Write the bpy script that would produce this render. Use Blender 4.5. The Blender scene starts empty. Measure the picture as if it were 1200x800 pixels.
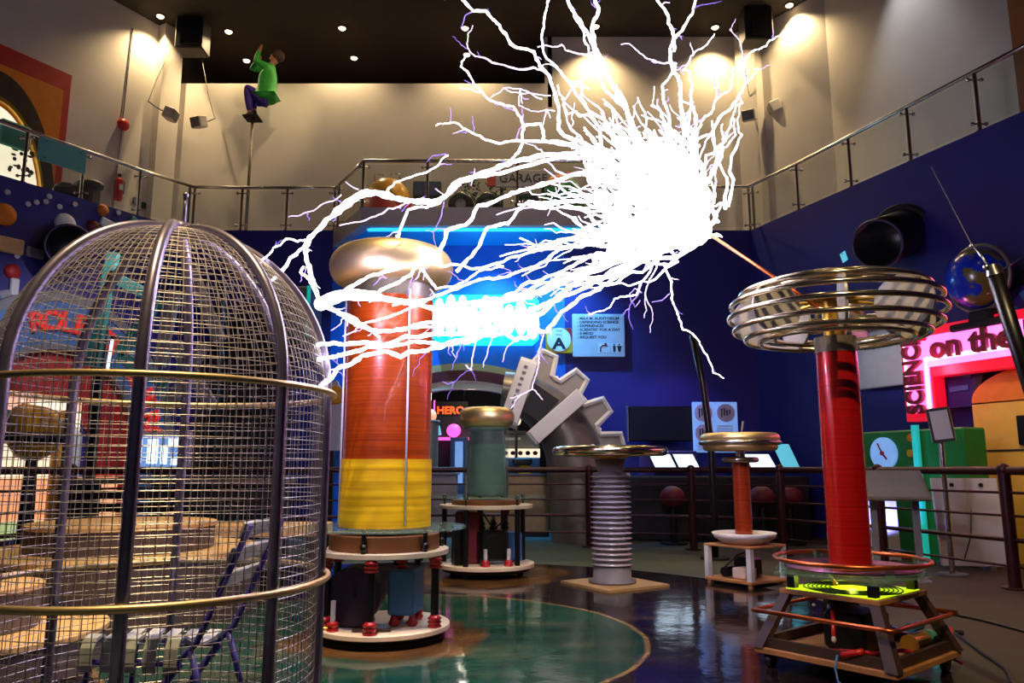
import bpy, math, random
from mathutils import Vector, Matrix

S = bpy.context.scene
COL = S.collection
PI = math.pi
R = math.radians
random.seed(7)

# ------------------------------------------------------------------ camera
FOC = 900.0                       # focal length in pixels of the 1200x800 frame
PITCH = math.atan(148.0 / FOC)
EYE = 1.2
cam = bpy.data.cameras.new('camera')
cam.lens = 27.0
cam.sensor_width = 36.0
cam.clip_end = 200
cam_o = bpy.data.objects.new('camera', cam)
COL.objects.link(cam_o)
cam_o.location = (0, 0, EYE)
cam_o.rotation_euler = (PI / 2 + PITCH, 0, 0)
S.camera = cam_o
S.view_settings.view_transform = 'Standard'
S.view_settings.look = 'None'
S.view_settings.gamma = 1
S.view_settings.exposure = 0.0
S.view_settings.use_curve_mapping = False
S.cycles.use_denoising = True
S.cycles.max_bounces = 8
S.cycles.transparent_max_bounces = 24
S.cycles.sample_clamp_indirect = 4.0
S.cycles.caustics_reflective = False
S.cycles.caustics_refractive = False

w = bpy.data.worlds.new('world')
S.world = w
w.use_nodes = True
w.node_tree.nodes['Background'].inputs[0].default_value = (0.30, 0.26, 0.34, 1)
w.node_tree.nodes['Background'].inputs[1].default_value = 0.09


def lin(c):
    c = c / 255.0
    return c / 12.92 if c <= 0.04045 else ((c + 0.055) / 1.055) ** 2.4


def rgb(t):
    return (lin(t[0]), lin(t[1]), lin(t[2]), 1)


def point(name, loc, col, watt, size=0.1):
    l = bpy.data.lights.new(name, 'POINT')
    l.color = col
    l.energy = watt
    l.shadow_soft_size = size
    o = bpy.data.objects.new(name, l)
    COL.objects.link(o)
    o.location = loc
    return o


def spot(name, loc, target, col, watt, deg=60, blend=0.7, size=0.06):
    l = bpy.data.lights.new(name, 'SPOT')
    l.color = col
    l.energy = watt
    l.spot_size = R(deg)
    l.spot_blend = blend
    l.shadow_soft_size = size
    o = bpy.data.objects.new(name, l)
    COL.objects.link(o)
    o.location = loc
    d = Vector(target) - Vector(loc)
    o.rotation_euler = d.to_track_quat('-Z', 'Y').to_euler()
    return o


# ------------------------------------------------------------------ pixels of the 1200x800 frame to points in the room
CP, SP = math.cos(PITCH), math.sin(PITCH)


def ray(px, py):
    xc, yc = (px - 600) / FOC, (400 - py) / FOC
    return Vector((xc, CP - yc * SP, SP + yc * CP))


def at(px, py, Y):
    d = ray(px, py)
    return Vector((0, 0, EYE)) + d * (Y / d.y)


def atz(px, py, Z):
    d = ray(px, py)
    return Vector((0, 0, EYE)) + d * ((Z - EYE) / d.z)


# the room's plan (metres): the blue lower wall carries the balcony's parapet, the cream wall stands behind it
PAR_Z0, PAR_Z1, RAIL_Z = 5.62, 5.95, 6.88
CEIL = 11.4
LOW = [(-13.0, -5.0), (-12.0, 4.0), (-10.3, 9.0), (-6.54, 15.0), (4.84, 15.0), (7.3, 8.7), (8.6, 4.5), (8.6, -5.0)]
UPP = [(-15.0, -5.0), (-14.0, 5.0), (-11.9, 10.2), (-7.97, 17.0), (5.5, 17.0), (6.75, 15.2), (7.75, 11.0), (9.6, 5.5), (9.6, -5.0)]


class Wall:
    """a vertical wall plane: u runs left to right as seen from inside, n points into the room"""

    def __init__(self, p, q):
        self.p = Vector((p[0], p[1], 0))
        d = Vector((q[0] - p[0], q[1] - p[1], 0))
        self.len = d.length
        self.u = d.normalized()
        self.n = Vector((self.u.y, -self.u.x, 0))

    def hit(self, px, py, off=0.0):
        d = ray(px, py)
        o = self.p + self.n * off
        t = (o - Vector((0, 0, EYE))).dot(self.n) / d.dot(self.n)
        h = Vector((0, 0, EYE)) + d * t
        return (h - self.p).dot(self.u), h.z

    def mat(self, s, z, off=0.0):
        """local x along the wall, local y up, local z out of the wall"""
        o = self.p + self.u * s + self.n * off
        m = Matrix.Identity(4)
        for i in range(3):
            m[i][0] = self.u[i]
            m[i][1] = (0, 0, 1)[i]
            m[i][2] = self.n[i]
            m[i][3] = (o.x, o.y, z)[i]
        return m

    def pt(self, s, z, off=0.0):
        o = self.p + self.u * s + self.n * off
        return Vector((o.x, o.y, z))


WL = Wall(LOW[2], LOW[3])
WB = Wall(LOW[3], LOW[4])
WR = Wall(LOW[4], LOW[5])
UL = Wall(UPP[2], UPP[3])
UB = Wall(UPP[3], UPP[4])
UR1 = Wall(UPP[4], UPP[5])
UR2 = Wall(UPP[5], UPP[6])
UR3 = Wall(UPP[6], UPP[7])

# ------------------------------------------------------------------ lights
SPARK = (0.74, 0.66, 1.0)
WARM = (1.0, 0.72, 0.38)
AMBER = (1.0, 0.58, 0.22)
point('spark_light_core', at(790, 240, 5.3), SPARK, 120, 0.12)
point('spark_light_mid', at(715, 265, 5.5), SPARK, 70, 0.12)
point('spark_light_left', at(376, 356, 4.7), (0.55, 0.45, 1.0), 75, 0.05)
point('spark_light_top', at(700, 130, 5.5), SPARK, 150, 0.12)
# warm lamps over the coils and over the cage, with a front fill on the red coil
spot('arena_lamp_coil', (-0.2, 3.6, 9.5), (-0.95, 5.9, 1.6), WARM, 2000, 34)
spot('red_coil_fill', (0.9, -0.6, 6.5), (2.1, 4.9, 1.5), WARM, 1250, 30)  # fill added high behind the camera to brighten the red coil
spot('arena_lamp_cage', (-1.4, 2.6, 9.0), (-1.6, 3.7, 1.6), WARM, 2600, 34)
spot('arena_lamp_back', (0.6, 7.0, 9.5), (0.2, 8.9, 0.6), WARM, 1500, 42)
spot('arena_lamp_plinth', (-3.2, 4.4, 9.0), (-3.2, 6.1, 0.6), WARM, 1200, 36)
spot('arena_lamp_side', (4.4, 5.0, 9.5), (4.0, 7.6, 0.2), WARM, 420, 60)


# ------------------------------------------------------------------ wall washers on the cream walls
def wash(px, py, wall, watt, col=(1.0, 0.77, 0.48), deg=62, drop=1.9, off=0.95):
    s, z = wall.hit(px, py)
    src = wall.pt(s, z + drop, off)
    spot('wall_washer', src, wall.pt(s, z - 1.2, 0.0), col, watt, deg, 0.9, 0.05)


wash(45, 15, UL, 604)
wash(165, 45, UL, 393)
wash(262, 120, UB, 504)
wash(330, 125, UB, 478)
wash(430, 118, UB, 899)
wash(560, 118, UB, 378)
wash(690, 90, UB, 637, AMBER)
wash(835, 75, UB, 170, AMBER)
wash(940, 55, UR2, 294)
wash(1068, 20, UR2, 226, (0.86, 0.9, 1.0))
# ------------------------------------------------------------------ materials


def mat(name, col, rough=0.5, metal=0.0, spec=0.5, var=0.12, scale=6.0, bump=0.0, bscale=40.0, emit=None, strength=0.0, coat=0.0, light=True):
    m = bpy.data.materials.new(name)
    m.use_nodes = True
    nt = m.node_tree
    b = nt.nodes['Principled BSDF']
    b.inputs['Roughness'].default_value = rough
    b.inputs['Metallic'].default_value = metal
    b.inputs['Specular IOR Level'].default_value = spec
    b.inputs['Coat Weight'].default_value = coat
    b.inputs['Coat Roughness'].default_value = 0.05
    tc = nt.nodes.new('ShaderNodeTexCoord')
    no = nt.nodes.new('ShaderNodeTexNoise')
    no.inputs['Scale'].default_value = scale
    no.inputs['Detail'].default_value = 5
    nt.links.new(tc.outputs['Object'], no.inputs['Vector'])
    rp = nt.nodes.new('ShaderNodeValToRGB')
    c = rgb(col)
    rp.color_ramp.elements[0].position = 0.3
    rp.color_ramp.elements[1].position = 0.7
    rp.color_ramp.elements[0].color = (c[0] * (1 - var), c[1] * (1 - var), c[2] * (1 - var), 1)
    rp.color_ramp.elements[1].color = (min(1, c[0] * (1 + var)), min(1, c[1] * (1 + var)), min(1, c[2] * (1 + var)), 1)
    nt.links.new(no.outputs['Fac'], rp.inputs['Fac'])
    nt.links.new(rp.outputs['Color'], b.inputs['Base Color'])
    if bump > 0:
        n2 = nt.nodes.new('ShaderNodeTexNoise')
        n2.inputs['Scale'].default_value = bscale
        nt.links.new(tc.outputs['Object'], n2.inputs['Vector'])
        bp = nt.nodes.new('ShaderNodeBump')
        bp.inputs['Strength'].default_value = bump
        bp.inputs['Distance'].default_value = 0.02
        nt.links.new(n2.outputs['Fac'], bp.inputs['Height'])
        nt.links.new(bp.outputs['Normal'], b.inputs['Normal'])
    if emit is not None:
        b.inputs['Emission Color'].default_value = rgb(emit)
        b.inputs['Emission Strength'].default_value = strength
        if not light:
            m.cycles.emission_sampling = 'NONE'
    return m


def glass(name, col, alpha=0.12, rough=0.03):
    """thin clear sheet: mostly see-through with a gloss"""
    m = bpy.data.materials.new(name)
    m.use_nodes = True
    nt = m.node_tree
    for n in list(nt.nodes):
        nt.nodes.remove(n)
    out = nt.nodes.new('ShaderNodeOutputMaterial')
    tr = nt.nodes.new('ShaderNodeBsdfTransparent')
    tr.inputs[0].default_value = (0.93, 0.96, 0.95, 1)
    pb = nt.nodes.new('ShaderNodeBsdfPrincipled')
    pb.inputs['Base Color'].default_value = rgb(col)
    pb.inputs['Roughness'].default_value = rough
    mx = nt.nodes.new('ShaderNodeMixShader')
    mx.inputs[0].default_value = alpha
    nt.links.new(tr.outputs[0], mx.inputs[1])
    nt.links.new(pb.outputs[0], mx.inputs[2])
    nt.links.new(mx.outputs[0], out.inputs[0])
    return m


def wound(name, c1, c2, rough, metal, freq, band=0.0, coat=0.0):
    """enamelled wire wound round a former: fine turns along z"""
    m = mat(name, c1, rough, metal, coat=coat, var=0.1)
    nt = m.node_tree
    b = nt.nodes['Principled BSDF']
    tc = nt.nodes.new('ShaderNodeTexCoord')
    mp = nt.nodes.new('ShaderNodeMapping')
    mp.inputs['Scale'].default_value = (0.6, 0.6, freq)
    nt.links.new(tc.outputs['Object'], mp.inputs['Vector'])
    no = nt.nodes.new('ShaderNodeTexNoise')
    no.inputs['Scale'].default_value = 1.0
    no.inputs['Detail'].default_value = 3
    nt.links.new(mp.outputs[0], no.inputs['Vector'])
    rp = nt.nodes.new('ShaderNodeValToRGB')
    rp.color_ramp.elements[0].position = 0.32
    rp.color_ramp.elements[1].position = 0.68
    rp.color_ramp.elements[0].color = rgb(c2)
    rp.color_ramp.elements[1].color = rgb(c1)
    nt.links.new(no.outputs['Fac'], rp.inputs['Fac'])
    nt.links.new(rp.outputs['Color'], b.inputs['Base Color'])
    bp = nt.nodes.new('ShaderNodeBump')
    bp.inputs['Strength'].default_value = 0.25 + band
    bp.inputs['Distance'].default_value = 0.004
    nt.links.new(no.outputs['Fac'], bp.inputs['Height'])
    nt.links.new(bp.outputs['Normal'], b.inputs['Normal'])
    return m


M = {}
M['cream'] = mat('cream_wall', (202, 196, 186), 0.85, var=0.05, scale=1.5)
M['brownwall'] = mat('brown_wall', (150, 92, 48), 0.8, var=0.1)
M['ceil'] = mat('dark_ceiling', (36, 26, 20), 0.9, var=0.2)
M['dark'] = mat('dark_paint', (16, 12, 12), 0.6)
M['black'] = mat('black_plastic', (9, 8, 9), 0.35)
M['blackmatt'] = mat('black_matt', (12, 11, 12), 0.8)
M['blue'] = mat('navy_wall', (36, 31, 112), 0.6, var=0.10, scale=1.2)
M['azure'] = mat('blue_lit_wall', (18, 110, 215), 0.55, var=0.08)  # navy wall as brightened by blue light, painted into the colour
M['skyblue'] = mat('blue_lit_soffit', (40, 160, 240), 0.5, var=0.05)  # glow of the blue strip light painted into the soffit colour
M['grey'] = mat('grey_fascia', (150, 146, 156), 0.6, var=0.06)
M['lightgrey'] = mat('light_grey', (205, 203, 205), 0.5, var=0.05)
M['midgrey'] = mat('mid_grey', (112, 110, 112), 0.5)
M['taupe'] = mat('taupe_metal', (120, 112, 100), 0.38, 0.35, var=0.2, scale=3)
M['gearface'] = mat('gear_face', (150, 143, 136), 0.5, var=0.1)
M['white'] = mat('white_paint', (232, 230, 226), 0.45, var=0.03)
M['creamboard'] = mat('cream_board', (238, 220, 190), 0.45, var=0.05)
M['steel'] = mat('brushed_steel', (196, 192, 190), 0.25, 1.0, var=0.08)
M['cage'] = mat('galvanised_tube', (168, 160, 186), 0.34, 0.8, var=0.15, scale=9)
M['wire'] = mat('galvanised_wire', (214, 206, 200), 0.4, 0.45, var=0.1)
M['alu'] = mat('spun_aluminium', (232, 206, 150), 0.42, 0.95, var=0.05)
M['bright'] = mat('polished_pipe', (228, 214, 190), 0.16, 1.0, var=0.06)
M['copper'] = mat('copper_pipe', (214, 110, 62), 0.28, 0.9, var=0.15)
M['orange_coil'] = wound('copper_winding', (184, 76, 14), (146, 50, 8), 0.28, 0.25, 60, coat=0.4)
M['yellow_coil'] = wound('yellow_cable_winding', (248, 205, 20), (196, 146, 6), 0.4, 0.0, 26, 0.45)
M['red_coil'] = wound('red_enamel_winding', (208, 24, 16), (172, 14, 8), 0.22, 0.2, 70, coat=0.7)
M['green_coil'] = wound('green_winding', (52, 84, 68), (36, 62, 50), 0.3, 0.1, 60, coat=0.4)
M['rust_coil'] = wound('russet_winding', (176, 62, 26), (140, 40, 14), 0.25, 0.3, 60, coat=0.5)
M['acrylic'] = glass('clear_acrylic', (150, 190, 170), 0.22, 0.04)
M['pane'] = glass('balustrade_glass', (150, 170, 160), 0.10, 0.05)
M['frost'] = mat('frosted_plate', (196, 190, 180), 0.3, var=0.08)
M['wood'] = mat('plywood', (176, 122, 72), 0.55, var=0.2, scale=8)
M['darkwood'] = mat('dark_timber', (62, 46, 34), 0.5, var=0.25, scale=8)
M['brownply'] = mat('brown_edge', (120, 74, 40), 0.5, var=0.2)
M['tan'] = mat('tan_top', (214, 176, 116), 0.5, var=0.1)
M['plinthside'] = mat('plinth_side', (92, 80, 76), 0.5, var=0.15)
M['redins'] = mat('red_insulator', (176, 28, 30), 0.3, var=0.1, coat=0.4)
M['bluebox'] = mat('blue_tank', (62, 112, 170), 0.4, var=0.08)
M['drum'] = mat('dark_drum', (44, 24, 62), 0.42, var=0.2)
M['brass'] = mat('brass_block', (214, 168, 70), 0.3, 0.7)
M['rail'] = mat('dark_red_rail', (58, 18, 20), 0.35, 0.3, var=0.2)
M['purple'] = mat('purple_frame', (78, 70, 170), 0.4, var=0.1)
M['slat'] = mat('white_slat', (226, 232, 226), 0.4, var=0.04)
M['porcelain'] = mat('grey_porcelain', (178, 170, 174), 0.2, var=0.08, coat=0.5)
M['sand'] = mat('sandy_plate', (168, 136, 88), 0.6, var=0.15)
M['teal'] = mat('teal_paint', (62, 150, 136), 0.5, var=0.12)
M['tealsign'] = mat('teal_sign', (86, 158, 146), 0.5, var=0.05)
M['redwall'] = mat('red_panel', (176, 34, 26), 0.55, var=0.1)
M['darkred'] = mat('dark_red', (110, 20, 26), 0.55, var=0.1)
M['orange'] = mat('orange_panel', (226, 128, 24), 0.55, var=0.08)
M['yellowwall'] = mat('yellow_panel', (232, 186, 76), 0.55, var=0.06)
M['green'] = mat('green_panel', (24, 120, 46), 0.45, var=0.1)
M['leaf'] = mat('leaf_green', (34, 84, 36), 0.6, var=0.3, scale=30)
M['letter_red'] = mat('red_letter', (228, 44, 34), 0.4, emit=(228, 44, 34), strength=0.35)
M['ink'] = mat('black_ink', (20, 18, 22), 0.6)
M['inkblue'] = mat('blue_ink', (40, 50, 90), 0.6)
M['neonred'] = mat('neon_red', (210, 16, 40), 0.4, emit=(226, 14, 44), strength=0.75)
M['neonpink'] = mat('neon_pink', (255, 150, 220), 0.4, emit=(255, 96, 190), strength=2.6)
M['neonwhite'] = mat('neon_white', (255, 220, 245), 0.4, emit=(255, 205, 240), strength=4.0)
M['letter_dark'] = mat('dark_red_letter', (110, 12, 24), 0.5)
M['lamp'] = mat('lamp_glow', (255, 220, 170), 0.4, emit=(255, 214, 160), strength=9.0, light=False)
M['screen'] = mat('lit_screen', (220, 235, 255), 0.3, emit=(214, 236, 255), strength=2.2)
M['screenblue'] = mat('blue_screen', (150, 190, 240), 0.3, emit=(116, 164, 230), strength=0.7)
M['screencyan'] = mat('cyan_screen', (120, 200, 220), 0.3, emit=(90, 190, 210), strength=0.9)
M['litwhite'] = mat('backlit_white', (255, 244, 214), 0.4, emit=(255, 240, 206), strength=1.0)
M['litwarm'] = mat('backlit_warm', (255, 190, 140), 0.4, emit=(255, 170, 120), strength=0.9)
M['litgreen'] = mat('backlit_green', (190, 230, 150), 0.4, emit=(200, 226, 150), strength=0.7)
M['cyanlit'] = mat('cyan_lit', (60, 220, 240), 0.4, emit=(30, 214, 240), strength=1.7)
M['cyanwhite'] = mat('cyan_white_lit', (230, 255, 255), 0.4, emit=(214, 255, 255), strength=5.0)
M['aqua'] = mat('aqua_strip', (40, 200, 180), 0.4, emit=(30, 180, 160), strength=0.6)
M['bluestrip'] = mat('blue_strip', (60, 190, 255), 0.4, emit=(40, 180, 255), strength=1.6)
M['magenta'] = mat('magenta_lit', (255, 100, 200), 0.4, emit=(255, 90, 190), strength=1.5)
M['neonorange'] = mat('neon_orange', (255, 90, 30), 0.4, emit=(255, 84, 24), strength=1.6)
M['ledgreen'] = mat('led_green', (200, 240, 30), 0.4, emit=(196, 236, 20), strength=1.3)
M['spark'] = mat('spark_white', (255, 250, 255), 0.4, emit=(250, 240, 255), strength=7.0, light=False)
M['sparkmid'] = mat('spark_lilac', (240, 220, 255), 0.4, emit=(226, 196, 255), strength=1.7, light=False)
M['sparkdim'] = mat('spark_violet', (160, 140, 240), 0.4, emit=(136, 112, 232), strength=0.9, light=False)
M['skin'] = mat('skin', (150, 100, 78), 0.6)
M['hair'] = mat('dark_hair', (54, 30, 22), 0.8)
M['jacket'] = mat('green_jacket', (40, 150, 50), 0.75, var=0.15)
M['trousers'] = mat('purple_trousers', (58, 36, 130), 0.75, var=0.15)
M['shoe'] = mat('dark_shoe', (40, 22, 34), 0.6)
M['yellowhorn'] = mat('yellow_shell', (226, 160, 20), 0.35, var=0.12, coat=0.4)
M['extred'] = mat('extinguisher_red', (196, 30, 26), 0.35)
M['pinkcu'] = mat('violet_copper', (150, 90, 130), 0.3, 0.7)


def globe_mat():
    m = mat('globe_map', (20, 60, 190), 0.25, coat=0.5)
    nt = m.node_tree
    rp = [n for n in nt.nodes if n.type == 'VALTORGB'][0]
    no = [n for n in nt.nodes if n.type == 'TEX_NOISE'][0]
    no.inputs['Scale'].default_value = 3.2
    e = rp.color_ramp.elements
    e[0].position, e[0].color = 0.50, rgb((20, 50, 190))
    e[1].position, e[1].color = 0.54, rgb((110, 104, 40))
    return m


M['globe'] = globe_mat()


def floor_mat():
    m = bpy.data.materials.new('arena_floor')
    m.use_nodes = True
    nt = m.node_tree
    b = nt.nodes['Principled BSDF']
    geo = nt.nodes.new('ShaderNodeNewGeometry')
    L = nt.links.new

    def dist(c):
        v = nt.nodes.new('ShaderNodeVectorMath')
        v.operation = 'DISTANCE'
        L(geo.outputs['Position'], v.inputs[0])
        v.inputs[1].default_value = c
        return v.outputs['Value']

    def noise(scale, detail=6, stretch=None):
        n = nt.nodes.new('ShaderNodeTexNoise')
        n.inputs['Scale'].default_value = scale
        n.inputs['Detail'].default_value = detail
        if stretch:
            mp = nt.nodes.new('ShaderNodeMapping')
            mp.inputs['Scale'].default_value = stretch
            L(geo.outputs['Position'], mp.inputs['Vector'])
            L(mp.outputs[0], n.inputs['Vector'])
        else:
            L(geo.outputs['Position'], n.inputs['Vector'])
        return n.outputs['Fac']

    def math_(op, a, bb):
        n = nt.nodes.new('ShaderNodeMath')
        n.operation = op
        for i, v in enumerate((a, bb)):
            if isinstance(v, (int, float)):
                n.inputs[i].default_value = v
            else:
                L(v, n.inputs[i])
        return n.outputs[0]

    def ramp(f, stops):
        r = nt.nodes.new('ShaderNodeValToRGB')
        while len(r.color_ramp.elements) < len(stops):
            r.color_ramp.elements.new(0.5)
        for e, (p, c) in zip(r.color_ramp.elements, stops):
            e.position = p
            e.color = rgb(c)
        L(f, r.inputs['Fac'])
        return r.outputs['Color']

    def step(f, edge, soft):
        n = nt.nodes.new('ShaderNodeMapRange')
        n.inputs['From Min'].default_value = edge - soft
        n.inputs['From Max'].default_value = edge + soft
        L(f, n.inputs['Value'])
        return n.outputs[0]

    def mix(f, a, bb):
        n = nt.nodes.new('ShaderNodeMix')
        n.data_type = 'RGBA'
        L(f, n.inputs['Factor'])
        L(a, n.inputs[6])
        L(bb, n.inputs[7])
        return n.outputs[2]

    n1 = noise(2.2)
    n2 = noise(120, 2)
    n3 = noise(1.3, 6, (0.6, 3.0, 1))
    wob = math_('MULTIPLY', math_('SUBTRACT', n1, 0.5), 0.05)
    wob2 = math_('MULTIPLY', math_('SUBTRACT', n1, 0.5), 0.5)
    arena = ramp(n3, [(0.35, (16, 13, 22)), (0.55, (34, 26, 30)), (0.72, (70, 54, 40))])
    teal = ramp(n3, [(0.3, (10, 58, 50)), (0.5, (24, 66, 54)), (0.72, (64, 78, 56))])
    ring = ramp(n1, [(0.3, (112, 82, 46)), (0.7, (70, 48, 30))])
    carpet = ramp(n2, [(0.35, (34, 26, 18)), (0.65, (82, 66, 42))])
    green = ramp(n2, [(0.35, (42, 60, 54)), (0.65, (64, 84, 76))])
    dc = dist((-0.91, 5.8, 0))
    d2 = dist((-0.29, 9.1, 0))
    da = dist((-0.9, 6.4, 0))
    c = mix(step(math_('ADD', d2, wob2), 0.95, 0.06), ring, arena)
    c = mix(step(math_('ADD', dc, wob), 1.86, 0.01), teal, c)
    edge = math_('ABSOLUTE', math_('SUBTRACT', math_('ADD', dc, wob), 1.86), 0)
    tan = ramp(n1, [(0.3, (150, 124, 80)), (0.7, (104, 84, 56))])
    c = mix(step(edge, 0.018, 0.008), tan, c)
    c = mix(step(math_('ADD', dc, wob2), 0.72, 0.05), ring, c)
    sx = nt.nodes.new('ShaderNodeSeparateXYZ')
    L(geo.outputs['Position'], sx.inputs[0])
    outer = mix(step(math_('ADD', sx.outputs['X'], math_('MULTIPLY', wob2, 2.0)), 2.4, 1.2), green, carpet)
    inside = step(da, 3.85, 0.01)
    c = mix(inside, c, outer)
    L(c, b.inputs['Base Color'])
    ro = nt.nodes.new('ShaderNodeMapRange')
    L(inside, ro.inputs['Value'])
    ro.inputs['To Min'].default_value = 0.07
    ro.inputs['To Max'].default_value = 0.75
    rr = math_('ADD', ro.outputs[0], math_('MULTIPLY', n1, 0.06))
    L(rr, b.inputs['Roughness'])
    b.inputs['Specular IOR Level'].default_value = 0.6
    bp = nt.nodes.new('ShaderNodeBump')
    bp.inputs['Strength'].default_value = 0.14
    bp.inputs['Distance'].default_value = 0.02
    L(noise(5.0, 3), bp.inputs['Height'])
    L(bp.outputs[0], b.inputs['Normal'])
    return m


M['floor'] = floor_mat()


# ------------------------------------------------------------------ mesh building
def basis(d):
    d = Vector(d).normalized()
    a = Vector((0, 0, 1)) if abs(d.z) < 0.95 else Vector((1, 0, 0))
    x = a.cross(d).normalized()
    return x, d.cross(x).normalized(), d


class MB:
    def __init__(self):
        self.v, self.f, self.s = [], [], []

    def add(self, vs, fs, smooth=False, m=None):
        o = len(self.v)
        if m is not None:
            vs = [m @ Vector(p) for p in vs]
        self.v.extend([tuple(p) for p in vs])
        self.f.extend([tuple(i + o for i in f) for f in fs])
        self.s.extend([smooth] * len(fs))
        return self

    def box(self, c, size, rz=0.0, m=None, bev=0.0):
        hx, hy, hz = [k / 2 for k in size]
        rm = Matrix.Rotation(rz, 4, 'Z')
        T = Matrix.Translation(Vector(c)) @ rm
        if m is not None:
            T = m @ T
        b = min(bev, hx * .9, hy * .9, hz * .9)
        if b <= 0:
            vs = [(x, y, z) for x in (-hx, hx) for y in (-hy, hy) for z in (-hz, hz)]
            fs = [(0, 1, 3, 2), (4, 6, 7, 5), (0, 4, 5, 1), (2, 3, 7, 6), (0, 2, 6, 4), (1, 5, 7, 3)]
            return self.add(vs, fs, False, T)
        ring = [(-hx + b, -hy), (hx - b, -hy), (hx, -hy + b), (hx, hy - b), (hx - b, hy), (-hx + b, hy), (-hx, hy - b), (-hx, -hy + b)]
        ins = [(x * (hx - b) / hx, y * (hy - b) / hy) for x, y in ring]
        vs = [(x, y, -hz) for x, y in ins] + [(x, y, -hz + b) for x, y in ring] + [(x, y, hz - b) for x, y in ring] + [(x, y, hz) for x, y in ins]
        fs = [tuple(range(7, -1, -1)), tuple(range(24, 32))]
        for k in range(3):
            for i in range(8):
                j = (i + 1) % 8
                fs.append((k * 8 + i, k * 8 + j, k * 8 + 8 + j, k * 8 + 8 + i))
        return self.add(vs, fs, False, T)

    def cyl(self, p, q, r0, r1=None, n=20, caps=True, smooth=True):
        r1 = r0 if r1 is None else r1
        p, q = Vector(p), Vector(q)
        x, y, _ = basis(q - p)
        vs, fs = [], []
        for (c, r) in ((p, r0), (q, r1)):
            for i in range(n):
                a = 2 * PI * i / n
                vs.append(c + x * (r * math.cos(a)) + y * (r * math.sin(a)))
        fs = [(i, (i + 1) % n, n + (i + 1) % n, n + i) for i in range(n)]
        self.add(vs, fs, smooth)
        if caps:
            self.add(vs[:n], [tuple(range(n - 1, -1, -1))])
            self.add(vs[n:], [tuple(range(n))])
        return self

    def tube(self, pts, r, n=8, closed=False, smooth=True):
        pts = [Vector(p) for p in pts]
        k = len(pts)
        rr = r if isinstance(r, (list, tuple)) else [r] * k
        vs = []
        x = None
        for i, p in enumerate(pts):
            if closed:
                d = pts[(i + 1) % k] - pts[i - 1]
            else:
                d = pts[min(i + 1, k - 1)] - pts[max(i - 1, 0)]
            if d.length < 1e-9:
                d = Vector((0, 0, 1))
            d.normalize()
            if x is None:
                x, y, _ = basis(d)
            else:
                x = (x - d * x.dot(d))
                if x.length < 1e-6:
                    x, y, _ = basis(d)
                x.normalize()
                y = d.cross(x)
            for j in range(n):
                a = 2 * PI * j / n
                vs.append(p + (x * math.cos(a) + y * math.sin(a)) * rr[i])
        fs = []
        for i in range(k if closed else k - 1):
            i2 = (i + 1) % k
            for j in range(n):
                j2 = (j + 1) % n
                fs.append((i * n + j, i * n + j2, i2 * n + j2, i2 * n + j))
        if not closed:
            fs.append(tuple(range(n - 1, -1, -1)))
            fs.append(tuple((k - 1) * n + j for j in range(n)))
        return self.add(vs, fs, smooth)

    def lathe(self, prof, c=(0, 0, 0), n=40, m=None, closed=False):
        vs, fs = [], []
        c = Vector(c)
        for r, z in prof:
            for i in range(n):
                a = 2 * PI * i / n
                vs.append(Vector((c.x + r * math.cos(a), c.y + r * math.sin(a), c.z + z)))
        k = len(prof)
        for j in range(k if closed else k - 1):
            j2 = (j + 1) % k
            for i in range(n):
                i2 = (i + 1) % n
                fs.append((j * n + i, j * n + i2, j2 * n + i2, j2 * n + i))
        return self.add(vs, fs, True, m)

    def disc(self, c, r, z0, z1, n=48, r0=0.0):
        """a flat round board with square edges"""
        b = min(0.004, (z1 - z0) * 0.3)
        if r0 > 0:
            prof = [(r0, z0), (r, z0), (r, z0), (r, z1), (r, z1), (r0, z1), (r0, z1), (r0, z0)]
            return self.lathe(prof, (c[0], c[1], 0), n)
        for pr in ([(0.0001, z0), (r - b, z0)], [(r - b, z0), (r, z0 + b)], [(r, z0 + b), (r, z1 - b)], [(r, z1 - b), (r - b, z1)], [(r - b, z1), (0.0001, z1)]):
            self.lathe(pr, (c[0], c[1], 0), n)
        return self

    def torus(self, c, Rm, r, n=48, k=10, rz=None, m=None):
        rz = r if rz is None else rz
        prof = [(Rm + r * math.cos(2 * PI * i / k), rz * math.sin(2 * PI * i / k)) for i in range(k)]
        return self.lathe(prof, c, n, m, closed=True)

    def sphere(self, c, r, n=20, k=12, m=None):
        rx, ry, rz = r if isinstance(r, (tuple, list)) else (r, r, r)
        c = Vector(c)
        vs, fs = [], []
        for j in range(k + 1):
            t = PI * j / k
            for i in range(n):
                a = 2 * PI * i / n
                vs.append((c.x + rx * math.sin(t) * math.cos(a), c.y + ry * math.sin(t) * math.sin(a), c.z - rz * math.cos(t)))
        for j in range(k):
            for i in range(n):
                i2 = (i + 1) % n
                fs.append((j * n + i, j * n + i2, (j + 1) * n + i2, (j + 1) * n + i))
        return self.add(vs, fs, True, m)

    def prism(self, poly, d0, d1, m=None):
        """polygon in local x, y extruded along local z from d0 to d1"""
        k = len(poly)
        vs = [(x, y, d0) for x, y in poly] + [(x, y, d1) for x, y in poly]
        fs = [tuple(range(k - 1, -1, -1)), tuple(range(k, 2 * k))]
        fs += [(i, (i + 1) % k, k + (i + 1) % k, k + i) for i in range(k)]
        return self.add(vs, fs, False, m)

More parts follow.
